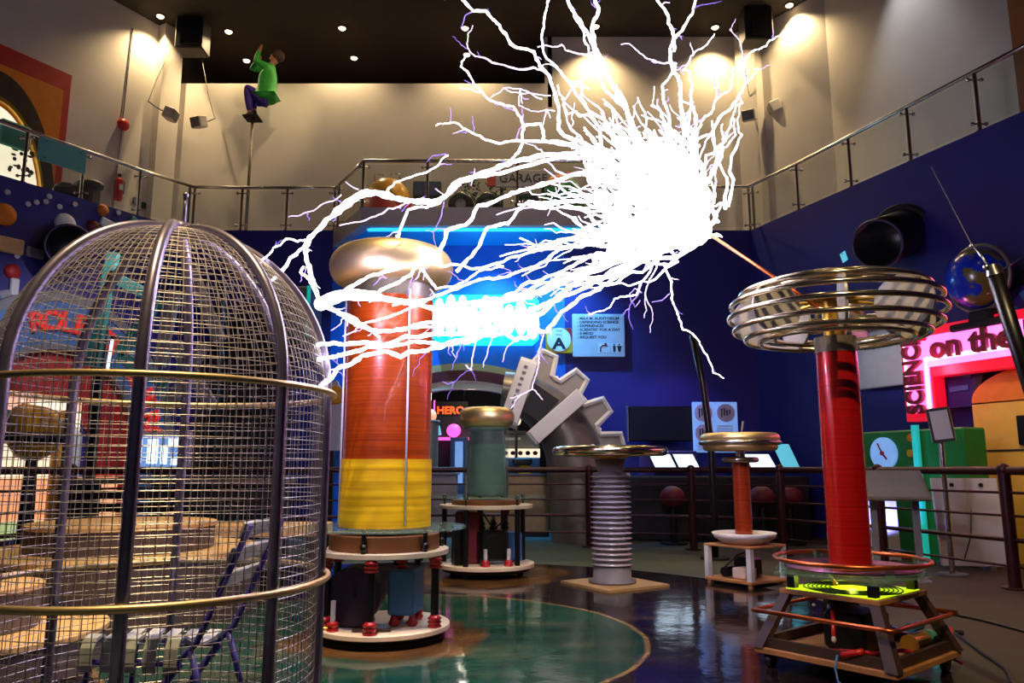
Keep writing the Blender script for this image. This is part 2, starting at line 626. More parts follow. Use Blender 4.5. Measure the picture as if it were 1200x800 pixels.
    def arc(self, r0, r1, a0, a1, d0, d1, c=(0, 0), n=32, m=None, sy=1.0):
        """annular sector in local x, y extruded along z"""
        for i in range(n):
            t0 = a0 + (a1 - a0) * i / n
            t1 = a0 + (a1 - a0) * (i + 1) / n
            q = [(c[0] + r * math.cos(t), c[1] + sy * r * math.sin(t)) for r, t in ((r0, t0), (r1, t0), (r1, t1), (r0, t1))]
            vs = [(x, y, d0) for x, y in q] + [(x, y, d1) for x, y in q]
            fs = [(3, 2, 1, 0), (4, 5, 6, 7), (1, 2, 6, 5), (3, 0, 4, 7)]
            if i == 0:
                fs.append((0, 1, 5, 4))
            if i == n - 1:
                fs.append((2, 3, 7, 6))
            self.add(vs, fs, False, m)
        return self

    def build(self, name, material, parent=None):
        me = bpy.data.meshes.new(name)
        me.from_pydata(self.v, [], self.f)
        me.polygons.foreach_set('use_smooth', self.s)
        me.materials.append(material)
        me.update()
        o = bpy.data.objects.new(name, me)
        COL.objects.link(o)
        o.parent = parent
        return o


def tag(o, label, cat, group=None):
    o['label'] = label
    o['category'] = cat
    if group:
        o['group'] = group
    return o


def thing(name, label, cat, loc=(0, 0, 0), rz=0.0, group=None, m=None):
    o = bpy.data.objects.new(name, None)
    o.empty_display_size = 0.1
    COL.objects.link(o)
    if m is not None:
        o.matrix_world = m
    else:
        o.location = loc
        o.rotation_euler = (0, 0, rz)
    return tag(o, label, cat, group)


def struct(o):
    o['kind'] = 'structure'
    return o


def text(body, size, material, parent, name='lettering', x=0, y=0, z=0, depth=0.006, rot=0.0, align='CENTER', sx=1.0, bold=0.0):
    cu = bpy.data.curves.new(name, 'FONT')
    cu.body = body
    cu.size = size
    cu.extrude = depth
    cu.offset = bold
    cu.align_x = align
    cu.align_y = 'CENTER'
    cu.resolution_u = 3
    cu.materials.append(material)
    o = bpy.data.objects.new(name, cu)
    COL.objects.link(o)
    o.parent = parent
    o.location = (x, y, z)
    o.rotation_euler = (0, 0, rot)
    o.scale = (sx, 1, 1)
    bpy.context.view_layer.update()
    me = bpy.data.meshes.new_from_object(o.evaluated_get(bpy.context.evaluated_depsgraph_get()))
    me.name = name
    n = bpy.data.objects.new(name, me)
    bpy.data.objects.remove(o)
    bpy.data.curves.remove(cu)
    n.name = name
    COL.objects.link(n)
    n.parent = parent
    n.location = (x, y, z)
    n.rotation_euler = (0, 0, rot)
    n.scale = (sx, 1, 1)
    return n


def dup(root, label=None):
    r = root.copy()
    COL.objects.link(r)
    if label:
        r['label'] = label
    for ch in list(root.children):
        c = ch.copy()
        COL.objects.link(c)
        c.parent = r
        for g in list(ch.children):
            d = g.copy()
            COL.objects.link(d)
            d.parent = c
    return r


# ================================================================== THE SETTING
mb = MB()
mb.add([(-16, -6, 0), (11, -6, 0), (11, 21, 0), (-16, 21, 0)], [(0, 1, 2, 3)])
struct(mb.build('floor', M['floor']))
mb = MB()
mb.box((-2.5, 7.5, CEIL + 0.1), (29, 27.5, 0.2))
struct(mb.build('ceiling', M['ceil']))


def wallbox(m, p, q, z0, z1, th=0.16):
    p, q = Vector((p[0], p[1], 0)), Vector((q[0], q[1], 0))
    u = (q - p).normalized()
    n = Vector((-u.y, u.x, 0))       # outward
    a, b = p, q
    vs = [a, b, b + n * th, a + n * th]
    vs = [Vector((v.x, v.y, z0)) for v in vs] + [Vector((v.x, v.y, z1)) for v in vs]
    m.add(vs, [(3, 2, 1, 0), (4, 5, 6, 7), (0, 1, 5, 4), (1, 2, 6, 5), (2, 3, 7, 6), (3, 0, 4, 7)])


mb = MB()
for i in range(0, 3):
    wallbox(mb, LOW[i], LOW[i + 1], 0, PAR_Z1)
struct(mb.build('wall_left', M['blue']))
mb = MB()
for i in range(4, 7):
    wallbox(mb, LOW[i], LOW[i + 1], 0, PAR_Z1)
struct(mb.build('wall_right', M['blue']))
# the back wall with its arched way into the next hall
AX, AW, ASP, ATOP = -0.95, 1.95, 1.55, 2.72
BX0, BX1 = -3.6, 1.05           # part of the wall below the bay with blue light put into its colour


def arch_z(x):
    t = max(-1, min(1, (x - AX) / AW))
    return ASP + (ATOP - ASP) * math.sqrt(max(0, 1 - t * t))


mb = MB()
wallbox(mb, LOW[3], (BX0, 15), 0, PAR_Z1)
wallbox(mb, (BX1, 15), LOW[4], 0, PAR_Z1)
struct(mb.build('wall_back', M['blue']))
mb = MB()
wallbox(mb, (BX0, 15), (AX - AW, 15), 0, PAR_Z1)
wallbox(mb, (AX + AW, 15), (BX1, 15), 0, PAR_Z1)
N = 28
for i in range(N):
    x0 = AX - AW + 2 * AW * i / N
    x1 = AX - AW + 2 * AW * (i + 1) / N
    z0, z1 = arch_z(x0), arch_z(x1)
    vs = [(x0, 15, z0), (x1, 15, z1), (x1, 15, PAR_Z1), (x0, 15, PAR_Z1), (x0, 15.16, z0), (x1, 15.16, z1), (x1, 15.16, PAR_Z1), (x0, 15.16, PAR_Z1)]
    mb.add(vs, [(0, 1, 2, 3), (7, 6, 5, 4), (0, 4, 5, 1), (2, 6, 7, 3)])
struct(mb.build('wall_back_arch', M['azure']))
# trims round the arch
for nm, g0, g1, mm, d in (('trim_1', 0.0, 0.16, 'creamboard', 0.10), ('trim_2', 0.16, 0.36, 'darkred', 0.14), ('trim_3', 0.36, 0.5, 'tan', 0.10)):
    mb = MB()
    for i in range(N):
        q = []
        for k in (i, i + 1):
            a = PI * (1 - k / N)
            for g in (g0, g1):
                q.append((AX + (AW + g) * math.cos(a), ASP + (ATOP - ASP + g) * math.sin(a)))
        q = [q[0], q[1], q[3], q[2]]
        vs = [(x, 15 - d, z) for x, z in q] + [(x, 15.0, z) for x, z in q]
        mb.add(vs, [(0, 1, 2, 3), (1, 5, 6, 2), (0, 3, 7, 4)])
    struct(mb.build(nm, M[mm]))
# the hall beyond the arch
mb = MB()
mb.box((-0.9, 20.0, 1.7), (9, 0.1, 3.4))
mb.box((-4.6, 17.6, 1.7), (0.1, 4.8, 3.4))
mb.box((3.0, 17.6, 1.7), (0.1, 4.8, 3.4))
mb.box((-0.9, 17.6, 3.3), (9, 4.8, 0.1))
struct(mb.build('wall_far', M['dark']))

# cream walls above the balcony
def upwall(name, ids, tops, material='cream'):
    m = MB()
    for i in ids:
        wallbox(m, UPP[i], UPP[i + 1], PAR_Z0, tops)
    return struct(m.build(name, M[material]))


upwall('wall_left_upper', (0, 1, 2), CEIL)
upwall('wall_right_upper', (4, 5), CEIL)
XR = 0.78
ZREC = 10.2
mb = MB()
wallbox(mb, UPP[3], (XR, 17), PAR_Z0, ZREC)
wallbox(mb, (XR, 17), UPP[4], PAR_Z0, CEIL)
struct(mb.build('wall_back_upper', M['cream']))
mb = MB()                             # the dark space above the back wall
mb.box(((UPP[3][0] + XR) / 2, 20.4, 10.6), (XR - UPP[3][0] + 0.4, 0.1, 2.2))
mb.box((XR + 0.12, 18.7, 10.6), (0.1, 3.4, 2.0))
mb.box((UPP[3][0] - 0.12, 18.7, 10.6), (0.1, 3.4, 2.0))
mb.box(((UPP[3][0] + XR) / 2, 18.8, ZREC - 0.12), (XR - UPP[3][0] + 0.2, 3.2, 0.1))
struct(mb.build('wall_recess', M['ceil']))
# right end of the cream wall: a brown wall begins
s_b, _ = UR3.hit(1163, 60)
mb = MB()
p_b = UR2.pt(UR2.len, 0)
wallbox(mb, UPP[6], UPP[7], PAR_Z0, CEIL)
wallbox(mb, UPP[7], UPP[8], PAR_Z0, CEIL)
struct(mb.build('wall_right_brown', M['brownwall']))
# stepped piers beside the back corners
for nm, wl, s0, wd in (('pillar_1', UL, UL.len - 0.30, 0.5), ('pillar_2', UR1, 0.25, 0.55)):
    mb = MB()
    mb.box((0, (CEIL - PAR_Z0) / 2, 0.12), (wd, CEIL - PAR_Z0, 0.24), m=wl.mat(s0, PAR_Z0))
    struct(mb.build(nm, M['cream']))
# balcony slab
mb = MB()
lo, up = LOW, UPP
fl = [(0, 0), (1, 1), (2, 2), (3, 3), (4, 4), (4, 5), (5, 6), (6, 7), (7, 8)]
for k in range(len(fl) - 1):
    (a, b), (c, d) = fl[k], fl[k + 1]
    q = [lo[a], lo[c], up[d], up[b]] if a != c else [lo[a], up[d], up[b]]
    n = len(q)
    vs = [(x, y, PAR_Z0 - 0.2) for x, y in q] + [(x, y, PAR_Z0) for x, y in q]
    mb.add(vs, [tuple(range(n)), tuple(range(2 * n - 1, n - 1, -1))])
struct(mb.build('floor_balcony', M['grey']))
# the projecting bay in front of the back wall
BAY = [(-3.62, 15.0), (-2.78, 13.6), (3.10, 13.6), (3.75, 15.0)]
mb = MB()
z0b = 5.60
vs = [(x, y, z0b) for x, y in BAY] + [(x, y, PAR_Z1) for x, y in BAY]
mb.add(vs, [(4, 5, 6, 7), (0, 1, 5, 4), (1, 2, 6, 5), (2, 3, 7, 6)])
struct(mb.build('trim_bay_fascia', M['grey']))
mb = MB()
INN = [(-3.45, 15.0), (-2.62, 13.72), (2.95, 13.72), (3.58, 15.0)]
vs = [(x, y, z0b) for x, y in BAY] + [(x, y, z0b) for x, y in INN]
mb.add(vs, [(0, 1, 5, 4), (1, 2, 6, 5), (2, 3, 7, 6)])
struct(mb.build('trim_bay_lip', M['grey']))
mb = MB()
vs = [(x, y, z0b + 0.03) for x, y in INN]
mb.add(vs, [(0, 1, 2, 3)])
struct(mb.build('ceiling_bay', M['skyblue']))
o = thing('light_strip', 'bright blue strip light glowing along the underside of the projecting balcony', 'lamp', (0, 0, 0))
mb = MB()
mb.box((0.1, 13.84, z0b + 0.0), (5.6, 0.10, 0.05))
mb.build('diffuser', M['bluestrip'], o)
mb = MB()
mb.box((0.1, 13.84, z0b + 0.03), (5.7, 0.14, 0.03))
mb.build('housing', M['grey'], o)
for x in (-2.0, -0.4, 1.0):
    spot('bay_lamp', (x, 13.95, z0b - 0.1), (x, 15.0, 2.6), (0.08, 0.42, 1.0), 560, 100, 0.9, 0.05)
for x in (2.0, 2.9):
    spot('bay_lamp', (x, 13.9, z0b - 1.9), (x + 0.4, 15.0, 1.2), (0.30, 0.22, 1.0), 70, 80, 0.9, 0.05)
# violet-blue wash low on the back wall and blue light along the side walls
spot('wall_wash_violet', (2.9, 13.4, 0.7), (3.2, 15.0, 2.6), (0.30, 0.24, 1.0), 70, 75, 0.8, 0.05)
spot('wall_wash_right', (4.6, 9.8, 0.4), (6.0, 12.0, 2.6), (0.25, 0.25, 1.0), 60, 95, 0.9, 0.05)


# dark framed panel added on the back wall to darken the view through the cage
mb = MB()
xa, xb = at(236, 500, 14.98).x, at(332, 500, 14.98).x
mb.prism([(xa, 0), (xb, 0), (xb, 3.6), (xb - .5, 4.3), (xa + .5, 4.3), (xa, 3.6)], -0.02, 0.0, m=Matrix.Translation((0, 14.98, 0)) @ Matrix.Rotation(PI / 2, 4, 'X'))
struct(mb.build('dark_panel_1', M['dark']))
mb = MB()
for x in (xa - .06, xb + .06):
    mb.box((x, 14.95, 1.8), (0.14, 0.12, 3.6))
mb.box(((xa + xb) / 2, 14.95, 4.34), (xb - xa - .9, 0.12, 0.14))
struct(mb.build('trim_4', M['darkwood']))


# ================================================================== BALUSTRADES ON THE PARAPET
def balustrade(label, pts, post_at, wide=()):
    """pts: plan polyline; post_at: points that get a post"""
    t = thing('glass_balustrade', label, 'balustrade', (pts[0][0], pts[0][1], PAR_Z1), group='glass balustrades round the balcony')
    o = Vector((pts[0][0], pts[0][1], PAR_Z1))
    hr = RAIL_Z - PAR_Z1
    m = MB()
    m.tube([Vector((p[0], p[1], RAIL_Z)) - o for p in pts], 0.036, 10)
    m.build('handrail', M['steel'], t)
    for p in post_at:
        c = Vector((p[0], p[1], PAR_Z1)) - o
        m = MB()
        m.cyl(c + Vector((0, 0, 0.0)), c + Vector((0, 0, hr)), 0.030, n=10)
        m.cyl(c, c + Vector((0, 0, 0.02)), 0.06, n=10)
        pp = m.build('post', M['steel'], t)
        for zz in (0.13, hr - 0.12):
            m = MB()
            m.cyl(c + Vector((-0.10, 0, zz)), c + Vector((0.10, 0, zz)), 0.014, n=6)
            m.sphere(c + Vector((-0.10, 0, zz)), 0.03, 8, 6)
            m.sphere(c + Vector((0.10, 0, zz)), 0.03, 8, 6)
            m.build('clamp', M['steel'], pp)
    for a, b in zip(pts[:-1], pts[1:]):
        A, B = Vector((a[0], a[1], PAR_Z1)) - o, Vector((b[0], b[1], PAR_Z1)) - o
        u = (B - A).normalized()
        A, B = A + u * 0.06, B - u * 0.06
        m = MB()
        n = Vector((-u.y, u.x, 0)) * 0.006
        lo_, hi_ = Vector((0, 0, 0.07)), Vector((0, 0, hr - 0.07))
        m.add([A - n + lo_, B - n + lo_, B - n + hi_, A - n + hi_], [(0, 1, 2, 3)])
        m.build('glass_panel', M['pane'], t)
    return t


def parapet(wall, px, py):
    s, z = wall.hit(px, py, -0.08)
    p = wall.pt(s, 0, -0.08)
    return (p.x, p.y)


lp = [parapet(WL, x, y) for x, y in ((30, 180), (97, 205), (163, 225))]
l0 = (LOW[2][0], LOW[2][1])
lc = (LOW[3][0] + 0.02, LOW[3][1] + 0.02)
balustrade('steel and glass balustrade on the sloping left parapet above the space mural', [l0] + lp + [lc], lp + [parapet(WL, 221, 245)])
bp = [parapet(WB, x, 245) for x in (227, 283, 336, 392)]
balustrade('short steel and glass balustrade behind the figure on the tall pole', [lc] + bp[1:3] + [(-3.62, 15.08)], bp)
bb = [(-2.78, 13.68), (-1.58, 13.68), (0.1, 13.68), (1.6, 13.68), (3.10, 13.68)]
balustrade('raised looking balustrade round the projecting bay in the middle', [(-3.62, 15.06)] + bb + [(3.72, 15.06)], [(-3.5, 14.85)] + bb)
rp = [parapet(WR, x, y) for x, y in ((883, 240), (935, 225), (997, 205), (1066, 170), (1147, 140))]
rc = (LOW[4][0], LOW[4][1] + 0.02)
balustrade('steel and glass balustrade climbing along the right parapet', [(3.72, 15.06), rc] + rp[1:] + [(LOW[5][0] + .08, LOW[5][1])], [parapet(WB, 878, 240)] + rp)

# ================================================================== CEILING LIGHTS, SPEAKERS, THINGS ON THE CREAM WALLS
def ceiling_light(px, py, label, z=CEIL):
    p = atz(px, py, z)
    t = thing('ceiling_light', label, 'ceiling light', (p.x, p.y, z), group='round downlights in the dark ceiling')
    m = MB()
    m.disc((0, 0), 0.105, -0.03, 0.0, 20, 0.085)
    m.build('trim_ring', M['dark'], t)
    m = MB()
    m.sphere((0, 0, -0.02), (0.082, 0.082, 0.05), 14, 8)
    m.build('bulb', M['lamp'], t)
    spot('downlight', (p.x, p.y, z - 0.12), (p.x, p.y - 0.4, 0), WARM, 420, 120, 0.8, 0.05)


for px, py, lab in ((188, 18, 'small round downlight at the far left, over the left cream wall'),
                    (268, 36, 'small round downlight up and left of the climbing figure'),
                    (289, 70, 'downlight right beside the raised arm of the climbing figure'),
                    (401, 32, 'bright downlight in the front row, first to the right of the figure'),
                    (415, 67, 'downlight in the back row over the middle of the dark recess'),
                    (545, 32, 'downlight in the front row by the left edge of the lightning'),
                    (547, 63, 'downlight in the back row by the left edge of the lightning'),
                    (698, 30, 'downlight seen among the rising lightning branches'),
                    (838, 31, 'downlight above the tip of a right-hand lightning branch'),
                    (925, 5, 'downlight at the top right, nearest the pale right wall')):
    ceiling_light(px, py, lab)


def speaker(wall, px, py, off, label, turn):
    s, z = wall.hit(px, py, off)
    t = thing('wall_speaker', label, 'speaker', group='small speakers high on the cream walls', m=wall.mat(s, z, off) @ Matrix.Rotation(turn, 4, 'Y') @ Matrix.Rotation(0.35, 4, 'X'))
    m = MB()
    m.box((0, 0, 0), (0.30, 0.26, 0.24), bev=0.02)
    m.build('cabinet', M['cream'], t)
    m = MB()
    m.box((0, 0, 0.125), (0.25, 0.21, 0.012))
    m.build('grille', M['midgrey'], t)
    m = MB()
    m.tube([(0, 0, -0.1), (0, 0.05, -off * 0.6), (0, 0.12, -off + 0.0)], 0.018, 6)
    m.tube([(0.0, 0.12, -off + 0.01), (-0.06, 0.6, -off + 0.01), (-0.05, 1.5, -off + 0.01)], 0.008, 5)
    m.build('bracket', M['midgrey'], t)


speaker(UL, 200, 134, 0.62, 'pale wall speaker left of the corner behind the left balustrade', 0.5)
speaker(UB, 233, 143, 0.55, 'pale wall speaker on the back wall next to the left corner', -0.4)
speaker(UR1, 878, 135, 0.50, 'pale wall speaker on the tan wall near the right corner', 0.4)
speaker(UR2, 908, 126, 0.50, 'pale wall speaker right of the right corner, slightly higher', -0.4)

for nm, px0, py0, px1, py1, Y, lab in (('rigging_box', 209, 0, 241, 62, 16.35, 'dark rigging box hanging below the ceiling above the left corner'),
                                       ('rigging_box', 870, 32, 903, 52, 15.95, 'dark rigging box hanging below the ceiling above the right corner')):
    a, b = at(px0, py1, Y), at(px1, py1, Y)
    t = thing(nm, lab, 'rigging box', ((a.x + b.x) / 2, Y, a.z), group='dark boxes under the ceiling')
    wdt = b.x - a.x
    h = CEIL - a.z
    m = MB()
    m.box((0, 0, h / 2), (wdt, 0.5, h), bev=0.03)
    m.build('housing', M['dark'], t)
    m = MB()
    m.box((0.05, -0.27, h * 0.3), (wdt * 0.7, 0.05, h * 0.4))
    m.build('louvre', M['blackmatt'], t)

s, z = UL.hit(142, 147)
t = thing('alarm_bell', 'small red alarm bell hanging on a cord on the left cream wall', 'alarm bell', m=UL.mat(s, z, 0.08))
m = MB()
m.sphere((0, 0, 0), (0.14, 0.14, 0.09), 16, 10)
m.build('gong', M['extred'], t)
m = MB()
_, zt = UL.hit(149, 30)
m.tube([(0, 0.1, -0.05), (0.03, (zt - z) * .5, -0.06), (0.06, zt - z, -0.06)], 0.012, 5)
m.tube([(0, -0.1, -0.05), (-0.02, -1.0, -0.06), (-0.04, -1.9, -0.06)], 0.008, 5)
m.build('cord', M['dark'], t)
s, z = UL.hit(135, 222)
t = thing('fire_extinguisher', 'red fire extinguisher on the left cream wall behind the balustrade glass', 'fire extinguisher', m=UL.mat(s, z, 0.12))
m = MB()
m.lathe([(0.001, -0.27), (0.085, -0.26), (0.09, -0.2), (0.09, 0.15), (0.07, 0.22), (0.03, 0.25), (0.001, 0.25)], n=16, m=Matrix.Rotation(-PI / 2, 4, 'X'))
m.build('cylinder', M['extred'], t)
m = MB()
m.box((0, 0.29, 0), (0.07, 0.09, 0.06), bev=0.01)
m.tube([(0.03, 0.28, 0), (0.11, 0.15, 0.02), (0.10, -0.1, 0.03)], 0.012, 6)
m.build('valve', M['black'], t)
m = MB()
m.box((0, 0.02, 0.088), (0.09, 0.12, 0.012))
m.build('label_plate', M['white'], t)
s, z = UL.hit(159, 236)
t = thing('switch_box', 'small dark switch box with two plates low on the left cream wall', 'switch box', m=UL.mat(s, z, 0.03))
m = MB()
m.box((0, 0, 0), (0.16, 0.16, 0.06), bev=0.01)
m.build('cover', M['midgrey'], t)
m = MB()
m.box((0.24, -0.05, 0), (0.22, 0.16, 0.05), bev=0.01)
m.build('socket', M['dark'], t)
t = thing('stored_boxes', 'dark crumpled bundle lying on the balcony behind the left balustrade', 'bundle')
p = at(90, 224, 13.6)
t.location = (p.x, p.y, PAR_Z0)
m = MB()
m.box((0, 0, 0.36), (0.75, 0.35, 0.72), bev=0.05)
m.sphere((0.25, -0.05, 0.72), (0.28, 0.18, 0.12), 12, 8)
m.sphere((-0.2, 0.02, 0.72), (0.22, 0.16, 0.09), 12, 8)
m.build('bundle', M['darkwood'], t)

# red and orange arch picture with a lit window at the far left
t = thing('arch_portal', 'red and orange panel with a brown arch and a lit doorway at the top left', 'portal')
s0, zb = UL.hit(70, 200)
sL = s0 - 5.2
t.matrix_world = UL.mat(s0, PAR_Z0, 0.05)
_, ztop = UL.hit(70, 85)
H = ztop - PAR_Z0
m = MB()
m.box((-2.6, H / 2 + 0.0, 0.0), (5.2, H, 0.1))
m.build('red_panel', M['redwall'], t)
m = MB()
_, zo = UL.hit(63, 105)
ho = zo - PAR_Z0
m.box((-2.66, ho / 2, 0.07), (5.0, ho, 0.05))
m.build('orange_panel', M['orange'], t)
sc_, zc_ = UL.hit(-22, 208)
se, ze = UL.hit(63, 200)
rad = se - sc_
cx_, cy_ = sc_ - s0, 0.15
_, zpk = UL.hit(6, 93)
sy = (UL.hit(-12, 84)[1] - PAR_Z0 - cy_) / rad
m = MB()
m.arc(rad * 0.82, rad, 0, PI, 0.09, 0.16, (cx_, cy_), 32, sy=sy)
m.build('brown_arch', M['darkwood'], t)
m = MB()
m.arc(rad * 0.79, rad * 0.82, 0, PI, 0.09, 0.22, (cx_, cy_), 32, sy=sy)
m.build('gold_edge', M['brass'], t)
m = MB()
m.prism([(cx_ + rad * 0.77 * math.cos(PI * i / 28), cy_ + sy * rad * 0.77 * math.sin(PI * i / 28)) for i in range(29)], 0.09, 0.12)
m.build('lit_doorway', M['litwhite'], t)
sa, za = UL.hit(9, 162)
m = MB()
m.box((sa - s0, za - PAR_Z0, 0.2), (0.55, 0.5, 0.1), bev=0.03)
m.build('teal_board', M['teal'], t)
m = MB()
random.seed(3)
for k in range(26):
    px, py = random.uniform(4, 34), random.uniform(168, 205)
    sa, za = UL.hit(px, py)
    m.sphere((sa - s0, za - PAR_Z0, 0.13), (random.uniform(.02, .07), random.uniform(.02, .06), 0.02), 8, 5)
m.build('leaf_ornament', M['plinthside'], t)

sa, za = WL.hit(76, 181, 0.05)
sb_, zb_ = WL.hit(91, 194, 0.05)
t = thing('notice_panel', 'blank teal rounded panel fixed to the left balustrade glass', 'panel', m=WL.mat(sa, za, -0.02))
m = MB()
m.box((0, 0, 0), (0.82, 0.42, 0.02), bev=0.0)
m.build('board', M['tealsign'], t)
m = MB()
for x in (-0.3, 0.3):
    for y in (-0.15, 0.15):
        m.cyl((x, y, 0.008), (x, y, 0.025), 0.015, n=8)
m.build('fixing', M['steel'], t)

spot('figure_fill', (-4.0, 13.6, CEIL - 0.3), (-5.5, 16.2, 9.6), WARM, 220, 42)  # fill light added so the figure shows, no fixture there
spot('bay_fill_top', (0.0, 12.2, CEIL - 0.3), (-0.4, 14.2, 6.2), WARM, 700, 55)  # warm fill added to lift the bay exhibits out of the dark
# ================================================================== EXHIBITS ON THE BAY
def P3(px, py, Y):
    v = at(px, py, Y)
    return v


p = P3(455, 213, 14.3)
t = thing('beehive_dome', 'yellow dome on a red base with two silver handles on the bay', 'dome', (p.x, 14.3, PAR_Z1))
m = MB()
m.lathe([(0.46, 0.0), (0.46, 0.34), (0.40, 0.36)], n=32)
m.build('base', M['redwall'], t)
m = MB()
m.lathe([(0.44, 0.33), (0.43, 0.45), (0.38, 0.6), (0.26, 0.74), (0.12, 0.8), (0.001, 0.81)], n=32)
m.build('shell', M['yellowhorn'], t)
for x in (-0.16, 0.16):
    m = MB()
    m.tube([(x - 0.08, -0.1, 0.72), (x - 0.08, -0.14, 0.86), (x + 0.08, -0.14, 0.86), (x + 0.08, -0.1, 0.72)], 0.018, 8)
    m.build('handle', M['steel'], t)
p = P3(500, 205, 14.5)
t = thing('display_box', 'dark display box on a post, right of the yellow dome on the bay', 'display', (p.x, 14.5, PAR_Z1))
m = MB()
m.box((0.02, 0, 0.66), (0.55, 0.2, 0.34), bev=0.02)
m.build('case', M['dark'], t)
m = MB()
m.box((0, 0, 0.25), (0.09, 0.09, 0.5))
m.box((0, 0, 0.015), (0.4, 0.3, 0.03))
m.build('post', M['midgrey'], t)
m = MB()
m.box((0.02, -0.105, 0.66), (0.47, 0.012, 0.26))
m.build('screen', M['inkblue'], t)
random.seed(11)
for px, lab in ((552, 'leafy dark green shrub behind the bay railing, left of the sign'), (581, 'leafy dark green shrub behind the bay railing, touching the sign')):
    p = P3(px, 200, 14.6)
    t = thing('leafy_shrub', lab, 'shrub', (p.x, 14.6, PAR_Z1), group='shrubs on the bay')
    m = MB()
    for k in range(140):
        a, b = random.uniform(0, 2 * PI), random.uniform(-1, 1)
        rr = 0.20 * random.uniform(0.5, 1)
        c = Vector((rr * math.cos(a) * math.sqrt(1 - b * b), rr * math.sin(a) * math.sqrt(1 - b * b), 0.68 + 0.26 * b))
        d = Vector((random.uniform(-1, 1), random.uniform(-1, 1), random.uniform(-.4, 1))).normalized() * 0.07
        e = d.cross(Vector((0.3, 0.2, 1))).normalized() * 0.03
        m.add([c, c + d * .5 + e, c + d, c + d * .5 - e], [(0, 1, 2, 3)])
    m.build('foliage', M['leaf'], t)
    m = MB()
    m.tube([(0, 0, 0.1), (0.02, 0, 0.4), (0, 0, 0.62)], 0.025, 6)
    m.build('stem', M['darkwood'], t)
    m = MB()
    m.lathe([(0.001, 0.0), (0.12, 0.0), (0.16, 0.22), (0.14, 0.22), (0.13, 0.18), (0.001, 0.18)], n=18)
    m.build('pot', M['dark'], t)
p = P3(612, 192, 14.2)
t = thing('garage_sign', 'pale sign board reading GARAGE on the bay railing, behind lightning', 'sign', (p.x, 14.2, PAR_Z1))
m = MB()
m.box((0, 0, 0.78), (1.05, 0.06, 0.34), bev=0.01)
m.build('board', M['grey'], t)
m = MB()
m.box((-0.60, 0, 0.78), (0.16, 0.07, 0.30), bev=0.01)
m.build('red_end', M['redwall'], t)
for x in (-0.4, 0.4):
    m = MB()
    m.box((x, 0.05, 0.32), (0.06, 0.06, 0.64))
    m.build('leg', M['dark'], t)
tx = text('GARAGE', 0.24, M['ink'], t)
tx.matrix_local = Matrix.Translation((0.02, -0.035, 0.78)) @ Matrix.Rotation(PI / 2, 4, 'X')
p = P3(660, 200, 14.3)
t = thing('painted_sculpture', 'olive and orange rounded sculpture at the right end of the bay', 'sculpture', (p.x, 14.3, PAR_Z1))
m = MB()
m.lathe([(0.30, 0.0), (0.40, 0.15), (0.42, 0.4), (0.34, 0.65), (0.18, 0.82), (0.001, 0.88)], n=28)
m.build('body', M['green'], t)
m = MB()
m.sphere((-0.1, -0.2, 0.66), (0.22, 0.18, 0.16), 16, 10)
m.build('orange_lobe', M['orange'], t)
m = MB()
m.tube([(0.12, 0, 0.8), (0.12, 0, 0.95)], 0.05, 10)
m.build('finial', M['redwall'], t)
for px, lab in ((540, 'black rubber tyre standing at the left of the row on the bay'), (572, 'black rubber tyre second from the left on the bay'), (618, 'black rubber tyre below the garage sign on the bay')):
    p = P3(px, 228, 14.1)
    t = thing('tyre', lab, 'tyre', (p.x, 14.1, PAR_Z1 + 0.24), group='black tyres along the bay')
    m = MB()
    m.torus((0, 0, 0), 0.17, 0.075, 28, 10, m=Matrix.Rotation(PI / 2, 4, 'X'))
    m.build('rubber', M['black'], t)
    m = MB()
    m.cyl((0, -0.03, 0), (0, 0.03, 0), 0.10, n=18)
    m.build('hub', M['midgrey'], t)

def jag2(pts):
    out = []
    for i in range(len(pts) - 1):
        for k in range(6):
            f = k / 6
            p = pts[i].lerp(pts[i + 1], f)
            out.append(p + Vector((0, 0.012 * math.sin(i * 2.1 + 3 * f), 0)))
    return out + [pts[-1]]


# ================================================================== ON THE RIGHT WALL
s, z = WR.hit(1050, 277)
t = thing('cannon_tube', 'black open tube sticking out of the blue wall above the ringed toroid', 'tube')
base = WR.pt(s + 0.15, z + 0.02, 0.0)
tip = at(1028, 286, base.y - 0.85)
t.location = base
ax = (tip - base)
m = MB()
x, y, d = basis(ax)
fr = Matrix((x, y, d)).transposed().to_4x4()
Lc = ax.length
m.lathe([(0.34, -0.1), (0.36, 0.0), (0.36, Lc), (0.325, Lc), (0.31, 0.15), (0.001, 0.14)], n=40, m=fr)
m.build('barrel', M['black'], t)
m = MB()
m.torus((0, 0, Lc), 0.345, 0.022, 40, 8, m=fr)
m.build('rim', M['drum'], t)
m = MB()
m.torus((0, 0, 0.05), 0.40, 0.06, 40, 8, m=fr)
m.build('collar', M['blackmatt'], t)
t = thing('wall_tag', 'tiny pale cyan tag stuck on the blue wall left of the black tube', 'tag')
s, z = WR.hit(990, 301)
t.matrix_world = WR.mat(s, z, 0.02) @ Matrix.Rotation(0.3, 4, 'Z')
m = MB()
m.box((0, 0, 0), (0.11, 0.17, 0.02))
m.build('card', M['screencyan'], t)
m = MB()
m.cyl((0, 0.06, 0.01), (0, 0.06, 0.02), 0.012, n=8)
m.build('pin', M['steel'], t)

